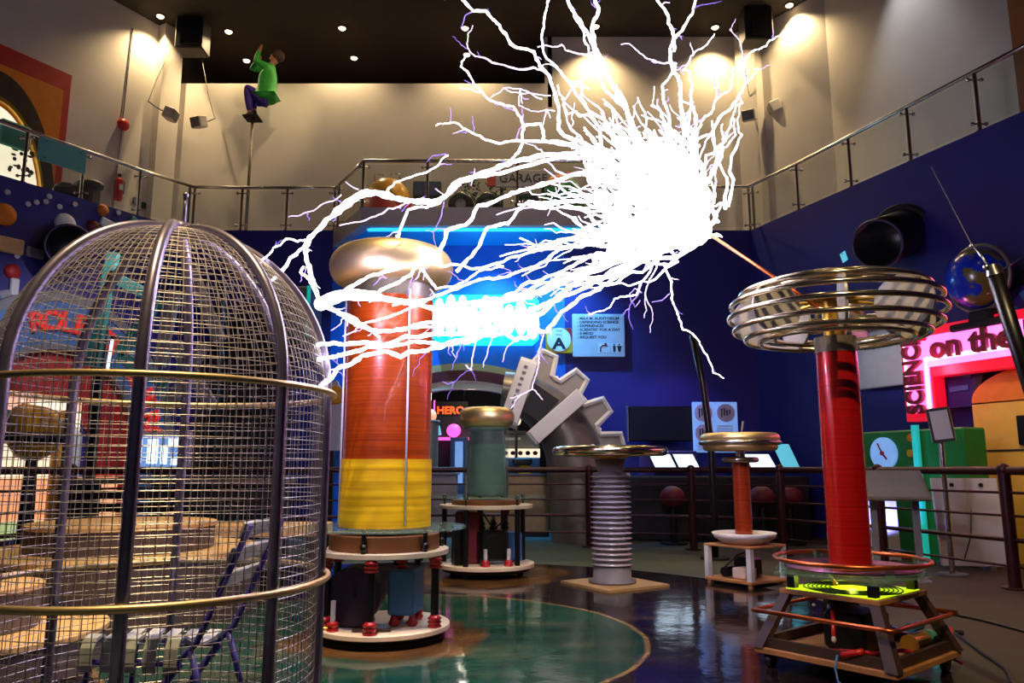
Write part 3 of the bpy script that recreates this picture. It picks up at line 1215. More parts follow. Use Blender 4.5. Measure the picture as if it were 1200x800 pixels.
s, z = WR.hit(1146, 326, 0.5)
t = thing('wall_globe', 'blue and olive globe in a round frame on the right wall', 'globe', m=WR.mat(s, z, 0.5))
m = MB()
m.sphere((0, 0, 0), 0.40, 32, 20)
m.build('sphere', M['globe'], t)
m = MB()
m.torus((0, 0, 0), 0.445, 0.025, 48, 8)
m.build('meridian_ring', M['taupe'], t)
m = MB()
m.box((0, -0.52, -0.18), (0.34, 0.16, 0.5), bev=0.03)
m.box((0, -0.62, -0.2), (0.9, 0.1, 0.55), bev=0.02)
m.build('bracket', M['blackmatt'], t)

# neon sign SCIENCE on the EDGE
s0, z0 = WR.hit(1063, 494, 0.5)
s1, _ = WR.hit(1098, 494, 0.5)
_, z1 = WR.hit(1063, 388, 0.5)
_, zi = WR.hit(1103, 440, 0.5)
LW = s1 - s0
TH = z1 - z0
BH = z1 - zi
WD = 4.9
t = thing('neon_sign', 'red and pink neon sign reading SCIENCE on the EDGE on the right wall', 'sign', m=WR.mat(s0, z0, 0.5))
m = MB()
m.prism([(0, 0), (LW, 0), (LW, TH - BH), (WD, TH - BH), (WD, TH), (0, TH)], -0.22, 0.0)
m.build('box', M['neonred'], t)
m = MB()
m.prism([(LW * .80, LW * .35), (LW * .92, LW * .35), (LW * .92, TH - BH * .70), (WD - .1, TH - BH * .70), (WD - .1, TH - BH * .56), (LW * .80, TH - BH * .56)], 0.0, 0.02)
m.prism([(LW * .10, LW * .22), (LW * .80, LW * .22), (LW * .80, TH - BH * .7), (LW * .92, TH - BH * .7), (LW * .92, TH - BH * .26), (LW * .10, TH - BH * .26)], 0.0, 0.012)
m.prism([(LW * .92, TH - BH * .80), (WD - .1, TH - BH * .80), (WD - .1, TH - BH * .18), (LW * .92, TH - BH * .18)], 0.0, 0.012)
m.build('glow_panel', M['neonpink'], t)
m = MB()
m.tube([(LW * .86, LW * .3, 0.035), (LW * .86, TH - BH * .64, 0.035), (WD - .12, TH - BH * .64, 0.035)], 0.022, 8)
m.tube([(LW * .16, LW * .3, 0.035), (LW * .16, TH - BH * .22, 0.035)], 0.016, 8)
m.build('tube', M['neonwhite'], t)
text('SCIENCE', LW * 0.80, M['letter_dark'], t, x=LW * 0.46, y=TH * 0.50, z=0.05, depth=0.03, rot=PI / 2, sx=(TH * 0.86) / (LW * 0.80 * 3.95), bold=0.016)
text('on the EDGE', BH * 0.62, M['letter_dark'], t, x=LW * 1.08, y=TH - BH * 0.46, z=0.05, depth=0.03, align='LEFT', sx=1.05, bold=0.014)
point('neon_glow', WR.pt(s0 + 0.6, z0 + TH - 0.6, 0.75), (1.0, 0.2, 0.45), 12, 0.1)

# white hall sign behind the red coil
s0, z0 = WR.hit(1006, 457, 0.12)
s1, z1 = WR.hit(1066, 400, 0.12)
t = thing('hall_board', 'white direction board behind the red coil, with WHERE SCIENCE MEETS ART', 'sign', m=WR.mat(s0, z0, 0.12))
WB_, HB_ = s1 - s0 + 0.45, 1.05
m = MB()
m.box((WB_ / 2, HB_ / 2, 0), (WB_, HB_, 0.08), bev=0.015)
m.build('board', M['lightgrey'], t)
for i, (b, yy) in enumerate((('- FUSE', 0.80), ('- INTERPLAY', 0.72), ('WHERE SCIENCE MEETS ART', 0.64))):
    text(b, 0.085, M['ink'], t, x=0.22, y=yy, z=0.045, align='LEFT', sx=1.15, depth=0.002, bold=0.002)
text('- AUDITORIUM', 0.085, M['ink'], t, x=0.22, y=0.92, z=0.045, align='LEFT', sx=1.15, depth=0.002)
m = MB()
for k, x in enumerate((1.02, 1.24)):
    m.sphere((x, 0.40, 0.045), (0.03, 0.03, 0.008), 10, 6)
    m.prism([(x - .05, .24), (x - 0.035, .37), (x + .035, .37), (x + .05, .24)] if k else [(x - .03, .18), (x - 0.045, .37), (x + .045, .37), (x + .03, .18)], 0.041, 0.05)
m.build('toilet_symbols', M['ink'], t)

# archway of the orange hall at the far right
sA, zA = WR.hit(1132, 556, 0.5)
sB, zB = WR.hit(1192, 424, 0.5)
t = thing('orange_portal', 'yellow and orange panelled portal with a curved top below the neon sign', 'portal', m=WR.mat(sA, 0, 0.26))
m = MB()
top = []
sM, zM = WR.hit(1132, 470, 0.5)
_, zm2 = WR.hit(1132, 471, 0.5)
for k in range(25):
    a = PI - (PI / 2) * k / 24
    top.append((1.05 + 1.05 * math.cos(a), zM + (zB - zM) * math.sin(a)))
_, zor = WR.hit(1132, 473, 0.5)
m.prism([(0, 0), (3.4, 0), (3.4, zor), (0, zor)], -0.24, 0.0)
m.build('yellow_panel', M['yellowwall'], t)
m = MB()
m.prism([(0, zor + 0.02)] + top + [(3.4, zB), (3.4, zor + 0.02)], -0.24, 0.0)
m.build('orange_panel', M['orange'], t)
_, zg = WR.hit(1132, 528, 0.5)
m = MB()
m.box((1.7, zg, 0.002), (3.4, 0.025, 0.01))
m.build('joint', M['darkwood'], t)
sS, zS = WR.hit(1178, 521, 0.55)
_, zS1 = WR.hit(1178, 486, 0.55)
m = MB()
m.box((sS - sA + 0.4, (zS + zS1) / 2, 0.02), (0.8, zS1 - zS, 0.06), bev=0.01)
m.build('screen', M['black'], t)
# blue stroked arch band over the portal
t = thing('blue_arch_band', 'dark blue arch band with pale blue strokes under the neon sign', 'arch', m=WR.mat(sA, 0, 0.27))
m = MB()
m.arc(1.12, 1.62, PI * 0.52, PI * 1.0, -0.24, -0.06, (1.15, zM - 0.05), 24, sy=0.95)
m.build('band', M['blue'], t)
m = MB()
m.arc(1.05, 1.14, PI * 0.5, PI * 1.02, -0.24, -0.03, (1.15, zM - 0.05), 24, sy=0.95)
m.build('edge', M['dark'], t)
for k in range(9):
    a = PI * (0.56 + 0.047 * k)
    m = MB()
    c = (1.15 + 1.38 * math.cos(a), zM - 0.05 + .95 * 1.38 * math.sin(a))
    m.box((0, 0, 0), (0.07, 0.30, 0.02), m=Matrix.Translation((c[0], c[1], -0.05)) @ Matrix.Rotation(a - PI / 2 + 0.25, 4, 'Z'))
    m.build('stroke', M['bluebox'], t)

# green exhibit with a dial
s0, z0 = WR.hit(1013, 560, 1.2)
s1, z1 = WR.hit(1128, 500, 1.2)
t = thing('dial_exhibit', 'green exhibit cabinet with a round clock dial and coloured buttons', 'exhibit', m=WR.mat(s0, 0, 1.2))
Wd = s1 - s0
m = MB()
m.box((Wd / 2, z1 / 2, -0.2), (Wd, z1, 0.4), bev=0.02)
m.build('cabinet', M['green'], t)
sd, zd = WR.hit(1037, 531, 1.2)
m = MB()
m.cyl((sd - s0, zd, 0), (sd - s0, zd, 0.04), 0.22, n=36)
m.build('dial', M['screenblue'], t)
m = MB()
m.box((0, 0.07, 0), (0.02, 0.18, 0.01), m=Matrix.Translation((sd - s0, zd, 0.05)) @ Matrix.Rotation(0.5, 4, 'Z'))
m.box((0, 0.05, 0), (0.025, 0.12, 0.01), m=Matrix.Translation((sd - s0, zd, 0.055)) @ Matrix.Rotation(-2.4, 4, 'Z'))
m.cyl((sd - s0, zd, 0.04), (sd - s0, zd, 0.065), 0.03, n=12)
m.build('hand', M['redwall'], t)
for px, py, c in ((1068, 513, 'orange'), (1068, 531, 'yellowhorn'), (1068, 549, 'teal')):
    a, b = WR.hit(px, py, 1.2)
    m = MB()
    m.cyl((a - s0, b, 0), (a - s0, b, 0.03), 0.05, n=14)
    m.build('button', M[c], t)
a, b = WR.hit(1081, 550, 1.25)
m = MB()
m.cyl((a - s0, 0.0, 0.12), (a - s0, z1 + 0.05, 0.12), 0.05, n=12)
m.build('tube', M['aqua'], t)


def lectern(px, py_top, Y, label, wd, hgt, material='midgrey', rz=0.0, group=None):
    p = at(px, py_top, Y)
    t = thing('info_lectern', label, 'lectern', (p.x, Y, 0), rz, group)
    m = MB()
    tm = Matrix.Translation((0, 0, p.z - 0.16)) @ Matrix.Rotation(R(38), 4, 'X')
    m.box((0, 0, 0), (wd, hgt, 0.035), m=tm, bev=0.008)
    m.build('panel', M['taupe'], t)
    m = MB()
    m.box((0, 0, 0.02), (wd * 0.92, hgt * 0.9, 0.006), m=tm)
    m.build('print', M[material], t)
    for x in (-wd * 0.32, wd * 0.32):
        m = MB()
        m.box((x, 0.02, (p.z - 0.2) / 2), (0.07, 0.05, p.z - 0.2), bev=0.008)
        m.box((x, 0.02, 0.01), (0.16, 0.2, 0.02))
        m.build('leg', M['midgrey'], t)
    return t


t = lectern(1045, 551, 8.55, 'grey information lectern on two legs right behind the red coil', 0.66, 0.5, 'midgrey', -0.25)

# sign holder on a pole
t = thing('sign_stand', 'small framed notice on a pole in front of the green cabinet', 'sign stand')
p = at(1101, 498, 9.0)
t.location = (p.x, 9.0, 0)
t.rotation_euler = (0, 0, -0.3)
m = MB()
m.cyl((0, 0, 0.02), (0, 0, p.z - 0.1), 0.03, n=12)
m.build('pole', M['steel'], t)
m = MB()
m.disc((0, 0), 0.16, 0, 0.025, 24)
m.build('base', M['midgrey'], t)
fm = Matrix.Translation((-0.0, -0.06, p.z)) @ Matrix.Rotation(-0.12, 4, 'Y')
m = MB()
m.box((0, 0, 0), (0.25, 0.03, 0.40), m=fm, bev=0.006)
m.build('frame', M['steel'], t)
m = MB()
m.box((0, -0.017, 0), (0.19, 0.006, 0.33), m=fm)
m.build('notice', M['lightgrey'], t)
m = MB()
m.tube([(0.05, -0.02, 0.1), (-0.03, -0.02, 0.03), (0.04, -0.02, -0.06), (0.0, -0.02, -0.13)], 0.01, 5)
m.build('drawing', M['darkwood'], t)

# white boards beyond the rail on the right
for px0, px1, py0, py1, Y, lab in ((1093, 1163, 560, 668, 9.45, 'large white slanted display board beyond the rail at the right'),
                                   (1012, 1046, 566, 652, 10.05, 'narrow white display board hidden partly behind the red coil')):
    a, b = at(px0, py0, Y), at(px1, py0, Y)
    t = thing('display_board', lab, 'display board', ((a.x + b.x) / 2, Y, 0), -0.16, 'white display boards beyond the rail')
    W_ = b.x - a.x
    m = MB()
    m.prism([(-W_ * .44, 0.05), (W_ * .54, 0.05), (W_ * .5, a.z), (-W_ * .5, a.z)], -0.03, 0.03, m=Matrix.Rotation(PI / 2, 4, 'X'))
    m.build('board', M['white'], t)
    m = MB()
    for x in (-.3, .3):
        m.box((x * W_, 0.15, 0.03), (0.06, 0.45, 0.06))
    m.build('foot', M['midgrey'], t)
    m = MB()
    m.tube([(0.05, -0.035, 0.7), (0.02, -0.036, 0.4), (-0.08, -0.036, 0.12)], 0.006, 5)
    for x in (-.2, .25):
        m.cyl((x * W_, -0.03, a.z - 0.08), (x * W_, -0.045, a.z - 0.08), 0.025, n=10)
    m.build('cord', M['ink'], t)

spot('board_fill', (4.4, 9.4, 3.4), (6.0, 11.9, 2.8), (0.85, 0.95, 1.0), 90, 24)  # small fill spot added to brighten the direction board
for pts, lab in (([(1046, 702), (1100, 716), (1150, 726), (1210, 742)], 'black cable running over the carpet right behind the trolley'),
                 ([(1120, 742), (1150, 764), (1176, 782), (1190, 806)], 'black cable running over the carpet right of the trolley towards the camera')):
    pp = [atz(x, y, 0.012) for x, y in pts]
    t = thing('floor_cable', lab, 'cable', (pp[0].x, pp[0].y, 0.012), group='black cables on the carpet')
    m = MB()
    m.tube(jag2([p - pp[0] for p in pp]), 0.011, 8)
    m.build('cord', M['black'], t)
    m = MB()
    m.cyl((0, 0, 0.008), (0.05, -0.01, 0.008), 0.018, n=10)
    m.build('plug', M['blackmatt'], t)
# ================================================================== ON AND IN FRONT OF THE BACK WALL
s, z = WB.hit(655, 399, 0.1)
t = thing('hall_sign', 'square HALL A sign with a white disc and red and yellow corners', 'sign', m=WB.mat(s, z, 0.06))
m = MB()
m.box((0, 0, 0), (0.52, 0.50, 0.08), bev=0.01)
m.build('plate', M['yellowhorn'], t)
m = MB()
m.prism([(0.0, 0.245), (0.255, 0.245), (0.255, 0.0)], 0.04, 0.045)
m.build('red_corner', M['redwall'], t)
m = MB()
m.cyl((0, 0.02, 0.04), (0, 0.02, 0.055), 0.235, n=40)
m.build('disc', M['white'], t)
text('A', 0.30, M['ink'], t, x=0.0, y=-0.07, z=0.056, depth=0.003, sx=1.2, bold=0.012)
text('THE', 0.07, M['ink'], t, x=0, y=0.19, z=0.056, depth=0.002)
text('HALL', 0.06, M['ink'], t, x=0, y=0.115, z=0.056, depth=0.002)
s, z = WB.hit(701.5, 393, 0.1)
t = thing('direction_board', 'grey direction board listing halls with toilet symbols, right of the HALL A sign', 'sign', m=WB.mat(s, z, 0.08))
m = MB()
m.box((0, 0, 0), (1.03, 0.86, 0.09), bev=0.012)
m.build('board', M['lightgrey'], t)
for i, b in enumerate(('- MAX M. AUDITORIUM', '- DEFENDING SCIENCE', '- EXPERIENCES', '- SCIENTIST FOR A DAY', '- E-MIND', '- REQUEST YOU')):
    text(b, 0.072, M['ink'], t, x=-0.42, y=0.335 - 0.075 * i, z=0.046, align='LEFT', depth=0.002, sx=1.1, bold=0.0025)
m = MB()
m.box((0.10, -0.25, 0.046), (0.22, 0.19, 0.006), bev=0.002)
m.box((0.34, -0.25, 0.046), (0.22, 0.19, 0.006), bev=0.002)
m.build('symbol_plate', M['white'], t)
m = MB()
m.tube([(0.03, -0.33, 0.05), (0.03, -0.24, 0.05), (0.08, -0.2, 0.05), (0.17, -0.21, 0.05)], 0.013, 6)
m.sphere((0.13, -0.18, 0.05), (0.03, 0.03, 0.006), 8, 5)
m.build('arrow', M['darkred'], t)
m = MB()
for x, w_ in ((0.30, 0.03), (0.40, 0.045)):
    m.sphere((x, -0.185, 0.05), (0.018, 0.018, 0.005), 8, 5)
    m.prism([(x - .02, -.33), (x - w_, -.21), (x + w_, -.21), (x + .02, -.33)], 0.049, 0.053)
m.build('toilet_symbols', M['ink'], t)

# glowing cyan sign in the azure bay
a, b = WB.hit(505, 402, 0.7), WB.hit(632, 338, 0.7)
t = thing('glowing_sign', 'overexposed cyan glowing sign on the azure wall behind the lightning', 'lit sign', m=WB.mat((a[0] + b[0]) / 2, (a[1] + b[1]) / 2, 0.35))
gw, gh = b[0] - a[0], b[1] - a[1]
m = MB()
m.box((0, 0, -0.12), (gw, gh * 0.92, 0.46), bev=0.12)
m.build('box', M['cyanlit'], t)
random.seed(5)
m = MB()
for k in range(9):
    x = -gw * .44 + gw * .88 * k / 8
    m.sphere((x, random.uniform(-.12, .1) * gh, 0.10), (gw * .062, gh * random.uniform(.24, .40), 0.05), 16, 12)
m.build('letter_glow', M['cyanwhite'], t)
point('cyan_glow', WB.pt((a[0] + b[0]) / 2, (a[1] + b[1]) / 2, 0.75), (0.25, 0.85, 1.0), 16, 0.15)

# television and panels, right part of the back wall
a, b = at(737, 517, 14.6), at(812, 476, 14.6)
t = thing('television', 'large switched off flat screen on the blue back wall', 'television', ((a.x + b.x) / 2, 14.6, (a.z + b.z) / 2))
TW, TH_ = b.x - a.x, b.z - a.z
m = MB()
m.box((0, 0, 0), (TW, 0.08, TH_), bev=0.015)
m.build('bezel', M['black'], t)
m = MB()
m.box((0, -0.042, 0), (TW * .93, 0.006, TH_ * .88))
m.build('screen', M['blackmatt'], t)
m = MB()
m.box((0, 0.22, 0), (0.5, 0.38, 0.3))
m.build('bracket', M['dark'], t)
m = MB()
m.box((-TW / 2 - 0.02, -0.02, 0), (0.03, 0.07, TH_ * 1.02))
m.build('trim', M['midgrey'], t)
a, b = at(813, 530, 14.5), at(863, 471, 14.5)
t = thing('info_poster', 'light blue lit poster with round pictures behind the thin black pole', 'poster', ((a.x + b.x) / 2, 14.5, (a.z + b.z) / 2))
PW, PH = b.x - a.x, b.z - a.z
m = MB()
m.box((0, 0, 0), (PW, 0.06, PH), bev=0.01)
m.build('panel', M['screenblue'], t)
for x, z in ((-.26, .28), (.24, .28), (-.26, -.12)):
    m = MB()
    m.cyl((x * PW, -0.03, z * PH), (x * PW, -0.045, z * PH), 0.17, n=28)
    dsc = m.build('roundel', M['white'], t)
    m = MB()
    for k in range(4):
        m.box((x * PW - 0.08 + 0.05 * k, -0.048, z * PH + 0.02 * (k % 2)), (0.022, 0.006, 0.17 - 0.03 * k))
    m.build('picture', M['ink'], dsc)
m = MB()
for k in range(4):
    m.box((0.2 * PW, -0.032, (0.02 - 0.05 * k) * PH), (0.3, 0.006, 0.02))
    m.box((-0.26 * PW, -0.032, (-0.34 - 0.035 * k) * PH), (0.26, 0.006, 0.014))
m.build('caption_lines', M['white'], t)
m = MB()
m.box((0, 0.27, 0), (0.3, 0.5, 0.3))
m.build('bracket', M['dark'], t)

# a low console with lit sloping screens
t = thing('console_desk', 'long dark console desk below the television, with violet panels along its back', 'desk', (3.45, 13.6, 0))
m = MB()
m.box((0, 0, 0.53), (3.1, 0.9, 1.06), bev=0.02)
m.build('body', M['dark'], t)
for k, px in enumerate((757, 774, 791, 808)):
    m = MB()
    v = at(px, 526, 13.95)
    m.box((v.x - 3.45, 0.35, 1.06 + 0.22), (0.245, 0.06, 0.44), bev=0.01)
    m.build('back_panel', M['purple'], t)


def sloped(px0, px1, py0, py1, Y, label, material):
    a, b = at(px0, py1, Y), at(px1, py0, Y)
    t = thing('sloping_screen', label, 'screen', ((a.x + b.x) / 2, Y, max(1.06, a.z)), 0, 'lit sloping screens on the console')
    W_, H_ = b.x - a.x, max(0.2, b.z - max(1.06, a.z))
    mm = Matrix.Rotation(-0.5, 4, 'X')
    m = MB()
    m.prism([(-W_ / 2, 0.0), (W_ / 2, 0.0), (W_ / 2 - 0.10, H_ * 1.1), (-W_ / 2 - 0.10, H_ * 1.1)], -0.02, 0.0, m=mm @ Matrix.Rotation(PI / 2, 4, 'X'))
    m.build('housing', M['black'], t)
    m = MB()
    m.prism([(-W_ / 2 + .02, 0.02), (W_ / 2 - .02, 0.02), (W_ / 2 - 0.12, H_ * 1.07), (-W_ / 2 - 0.08, H_ * 1.07)], 0.002, 0.012, m=mm @ Matrix.Rotation(PI / 2, 4, 'X'))
    m.build('screen', M[material], t)
    m = MB()
    m.box((0, 0.16, 0.03), (W_ * .5, 0.2, 0.06))
    m.build('foot', M['black'], t)


sloped(769, 795, 531, 553, 13.3, 'glowing white sloping screen, left one of the pair on the console', 'screen')
sloped(797, 822, 531, 553, 13.3, 'glowing white sloping screen, right one of the pair beside the black pole', 'screen')
sloped(882, 912, 531, 553, 13.3, 'glowing white screen just right of the small coil', 'screen')
sloped(918, 938, 518, 552, 13.5, 'dim cyan screen at the right end of the console', 'screencyan')
for px, py, lab in ((788, 585, 'dark red round stool left of the thin black pole beyond the rail'), (893, 588, 'dark red round stool to the right of the small coil beyond the rail'), (925, 588, 'dark red round stool nearest the red coil beyond the rail')):
    p = at(px, py, 12.6)
    t = thing('round_stool', lab, 'stool', (p.x, 12.6, 0), group='dark red stools by the console')
    m = MB()
    m.sphere((0, 0, 0.74), (0.2, 0.2, 0.17), 24, 14)
    m.build('seat', M['darkred'], t)
    m = MB()
    m.cyl((0, 0, 0.03), (0, 0, 0.6), 0.05, n=12)
    m.disc((0, 0), 0.22, 0, 0.03, 24)
    m.build('pedestal', M['black'], t)

# ================================================================== THE HALL BEYOND THE ARCH
p = at(528, 481, 17.0)
t = thing('neon_name_sign', 'small orange neon HERO sign in the dark hall beyond the arch', 'sign', (p.x, 17.0, p.z))
m = MB()
m.box((0.0, 0.03, 0), (0.78, 0.05, 0.42), bev=0.01)
m.build('backing', M['blackmatt'], t)
tx = text('HERO', 0.23, M['neonorange'], t, bold=0.006)
tx.matrix_local = Matrix.Translation((0, 0, 0)) @ Matrix.Rotation(PI / 2, 4, 'X')
m = MB()
m.box((-0.36, 0.0, -0.02), (0.03, 0.03, 0.5))
m.build('side_tube', M['magenta'], t)
for x in (-.3, .3):
    m = MB()
    m.tube([(x, 0.03, 0.2), (x, 0.03, 3.25 - p.z)], 0.01, 5)
    m.build('hanger', M['black'], t)
p = at(525, 540, 16.4)
t = thing('lit_showcase', 'showcase glowing magenta with small pink and green exhibits beyond the arch', 'showcase', (p.x, 16.4, 0))
zt = at(525, 490, 16.4).z
zm = at(525, 514, 16.4).z
m = MB()
m.box((0, 0, 0.5), (1.1, 0.6, 1.0), bev=0.02)
m.build('plinth', M['dark'], t)
m = MB()
m.box((0, 0.25, (1.0 + zt) / 2), (1.1, 0.06, zt - 1.0 + 0.1))
m.build('back', M['dark'], t)
m = MB()
m.box((0, 0, zm), (1.1, 0.5, 0.05))
m.build('shelf', M['magenta'], t)
m = MB()
m.sphere((0.12, -0.1, zm + 0.17), (0.15, 0.1, 0.14), 14, 10)
m.build('pink_model', M['magenta'], t)
m = MB()
m.prism([(-.2, 0), (.16, .05), (.12, .24), (-.16, .28)], -0.05, 0.05, m=Matrix.Translation((-0.3, -0.1, zm + 0.03)) @ Matrix.Rotation(PI / 2, 4, 'X'))
m.build('green_model', M['screencyan'], t)
p = at(540, 540, 15.9)
t = thing('blue_panel_stand', 'narrow glowing blue panel left of the green coil beyond the arch', 'panel', (at(538, 530, 15.9).x, 15.9, 0))
zt = at(538, 512, 15.9).z
m = MB()
m.box((0, 0, zt / 2), (0.36, 0.08, zt), bev=0.01)
m.build('frame', M['bluebox'], t)
m = MB()
m.box((0, -0.045, zt * 0.72), (0.16, 0.01, zt * 0.46))
m.build('lit_strip', M['screenblue'], t)
a, b = at(587, 552, 15.8), at(632, 508, 15.8)
t = thing('reception_counter', 'white counter with printed front and grey upper panel right of the green coil', 'counter', ((a.x + b.x) / 2, 15.8, 0))
CW = b.x - a.x
zz = lambda py: at(600, py, 15.8).z
m = MB()
m.box((0, 0, zz(536) / 2), (CW, 0.5, zz(536)), bev=0.02)
m.build('body', M['bluebox'], t)
m = MB()
m.box((0, -0.02, (zz(536) + zz(526)) / 2), (CW, 0.56, zz(526) - zz(536)))
m.build('printed_band', M['litwhite'], t)
m = MB()
for k in range(5):
    m.sphere((CW * (-.38 + .19 * k), -0.305, (zz(536) + zz(526)) / 2), (0.05, 0.006, 0.045), 10, 6)
m.build('print', M['darkred'], t)
m = MB()
m.box((0, 0.1, (zz(524) + zz(509)) / 2), (CW, 0.3, zz(509) - zz(524)))
m.build('upper_panel', M['midgrey'], t)
m = MB()
m.box((-.15, -0.055, zz(514)), (CW * .4, 0.01, 0.05))
m.build('caption', M['white'], t)
p = at(605, 493, 15.3)
t = thing('globe_lamp', 'small round glowing lamp on a bracket beside the gear sculpture', 'lamp', (p.x, 15.3, p.z))
m = MB()
m.sphere((0, 0, 0), 0.095, 18, 12)
m.build('globe', M['litwhite'], t)
m = MB()
m.tube([(0, 0, -0.09), (0, 0.02, -0.22), (0, 0.02, 0.0 - p.z)], 0.03, 8)
m.box((0, 0.02, -0.22), (0.4, 0.1, 0.05))
m.build('post', M['taupe'], t)
p = at(612, 545, 15.0)
t = thing('yellow_machine', 'small black and yellow machine by the foot of the gear sculpture', 'machine', (p.x, 14.9, 0))
m = MB()
m.box((0, 0, 0.5), (0.36, 0.36, 1.0), bev=0.02)
m.build('stand', M['dark'], t)
m = MB()
m.box((0.05, -0.05, 1.12), (0.24, 0.3, 0.26), bev=0.03)
m.build('yellow_body', M['yellowhorn'], t)
m = MB()
m.box((0, -0.04, 1.32), (0.38, 0.34, 0.14), bev=0.03)
m.build('hood', M['black'], t)
p = at(504, 530, 14.4)
t = thing('textured_column', 'mottled grey column beside the orange coil in front of the arch', 'column', (p.x, 14.4, 0))
zt = at(504, 492, 14.4).z
m = MB()
m.cyl((0, 0, 0), (0, 0, zt), 0.15, n=20)
m.build('shaft', M['taupe'], t)
m = MB()
m.sphere((-0.02, 0, zt + 0.08), 0.13, 16, 10)
m.build('ball', M['litwarm'], t)
m = MB()
m.torus((0, 0, zt - 0.03), 0.15, 0.03, 24, 8)
m.build('collar', M['midgrey'], t)
for px0, px1, py0, py1, Y, mt, lab in ((500, 536, 556, 604, 14.0, 'grey', 'pale grey low partition right of the yellow winding'),
                                       (546, 642, 557, 604, 14.1, 'tan', 'tan low partition behind the green coil'),
                                       (664, 706, 558, 606, 14.2, 'lightgrey', 'light grey box behind the ribbed pedestal')):
    a, b = at(px0, py0, Y), at(px1, py0, Y)
    t = thing('low_partition', lab, 'partition', ((a.x + b.x) / 2, Y, 0), group='low partitions beyond the rail')
    m = MB()
    m.box((0, 0, a.z / 2), (b.x - a.x, 0.35, a.z), bev=0.02)
    m.build('body', M[mt], t)
    m = MB()
    m.box((0, 0, a.z + 0.015), (b.x - a.x + 0.06, 0.42, 0.03))
    m.build('cap', M['midgrey'], t)
    m = MB()
    m.box((0, -0.16, 0.05), (b.x - a.x + .01, 0.06, 0.1))
    m.build('kick_plate', M['dark'], t)
point('hall_light', (-0.9, 16.2, 2.7), (1.0, 0.85, 0.7), 30, 0.1)
spot('partition_light', (0.4, 11.5, 4.6), (0.2, 14.2, 0.6), WARM, 140, 60)

# ================================================================== GEAR SCULPTURE
GY = 13.0
gc = at(575, 557, GY)
pxm = gc.y * 0.0 + (at(676, 557, GY).x - gc.x) / 101.0
t = thing('gear_sculpture', 'huge curved metal duct with white bands and gear teeth rising behind the rail', 'sculpture', (gc.x, GY, gc.z))
XZ = Matrix.Rotation(PI / 2, 4, 'X')          # local x, y of a profile become x, z; local z becomes -y
m = MB()
rm, rw = 101 * pxm, 25 * pxm
pts = []
low = -gc.z / 1.0
for k in range(34):
    a = R(82) - R(82) * k / 33
    pts.append((rm * math.cos(a), 0, rm * math.sin(a)))
pts.append((rm * 1.02, 0, low * 0.5))
pts.append((rm * 1.05, 0, low))
vs = []
n = 28
for i, p in enumerate(pts):
    q0, q1 = Vector(pts[max(0, i - 1)]), Vector(pts[min(len(pts) - 1, i + 1)])
    d = (q1 - q0).normalized()
    o_ = Vector((-d.z, 0, d.x)) * -1
    wdt = rw * (0.9 + 0.5 * min(1, i / 30))
    for j in range(n):
        a = 2 * PI * j / n
        vs.append(Vector(p) + o_ * (wdt * math.cos(a)) + Vector((0, 1, 0)) * (0.48 * math.sin(a)))
fs = []
for i in range(len(pts) - 1):
    for j in range(n):
        j2 = (j + 1) % n
        fs.append((i * n + j, i * n + j2, (i + 1) * n + j2, (i + 1) * n + j))
m.add(vs, fs, True)
m.add(vs[:n], [tuple(range(n))])
m.build('duct', M['taupe'], t)
# gear segment
r1, r2 = 141 * pxm, 164 * pxm
prof = []
pitch = R(16.6)
for k in range(-2, 6):
    c0 = R(31) + (k - 1) * pitch
    for da, rr in ((-.5, r1), (-.36, r1), (-.19, r2), (.19, r2), (.36, r1)):
        prof.append((c0 + da * pitch, rr))
prof = [q for q in prof if R(-14) < q[0] < R(76)]
outer = [(rr * math.cos(a), rr * math.sin(a)) for a, rr in prof]
m = MB()
rin = 112 * pxm
for i in range(len(prof) - 1):
    (a0, ra), (a1, rb) = prof[i], prof[i + 1]
    q = [(rin * math.cos(a0), rin * math.sin(a0)), outer[i], outer[i + 1], (rin * math.cos(a1), rin * math.sin(a1))]
    if abs(a1 - a0) > 1e-5:
        m.prism(q, -0.5, -0.3, m=XZ)
m.build('gear_plate', M['gearface'], t)
m = MB()
m.tube([(x, 0.29, z) for x, z in outer], 0.055, 6, smooth=False)
m.tube([(x, 0.50, z) for x, z in outer], 0.05, 6, smooth=False)
m.build('gear_rim', M['white'], t)
for aa, wd_, nm in ((71, 0.30, 'lettered_band'), (41, 0.26, 'band')):
    a = R(aa)
    T = Matrix.Rotation(-a, 4, 'Y')
    m = MB()
    hr_ = 36 * pxm
    for sy_ in (-1, 1):
        m.box((rm, sy_ * 0.52, 0), (2 * hr_, 0.10, wd_), m=T, bev=0.01)
    m.box((rm - hr_, 0, 0), (0.08, 1.1, wd_), m=T, bev=0.01)
    m.box((rm + hr_, 0, 0), (0.08, 1.1, wd_), m=T, bev=0.01)
    bd = m.build(nm, M['white'], t)
    if aa > 60:
        m = MB()
        for k in range(9):
            m.box((rm - hr_ * .8 + hr_ * 1.6 * k / 8, -0.575, 0.02), (0.045, 0.01, 0.06), m=T)
        m.build('faded_marks', M['midgrey'], bd)
m = MB()
for (x0, x1, a0, a1) in ((-.75, .62, 47, 64),):
    q = [((rm + rw * x0) * math.cos(R(a0)), (rm + rw * x0) * math.sin(R(a0))), ((rm + rw * x1) * math.cos(R(a0)), (rm + rw * x1) * math.sin(R(a0))),
         ((rm + rw * x1) * math.cos(R(a1)), (rm + rw * x1) * math.sin(R(a1))), ((rm + rw * x0) * math.cos(R(a1)), (rm + rw * x0) * math.sin(R(a1)))]
    m.prism(q, 0.44, 0.50, m=XZ)
m.build('dark_inset', M['dark'], t)
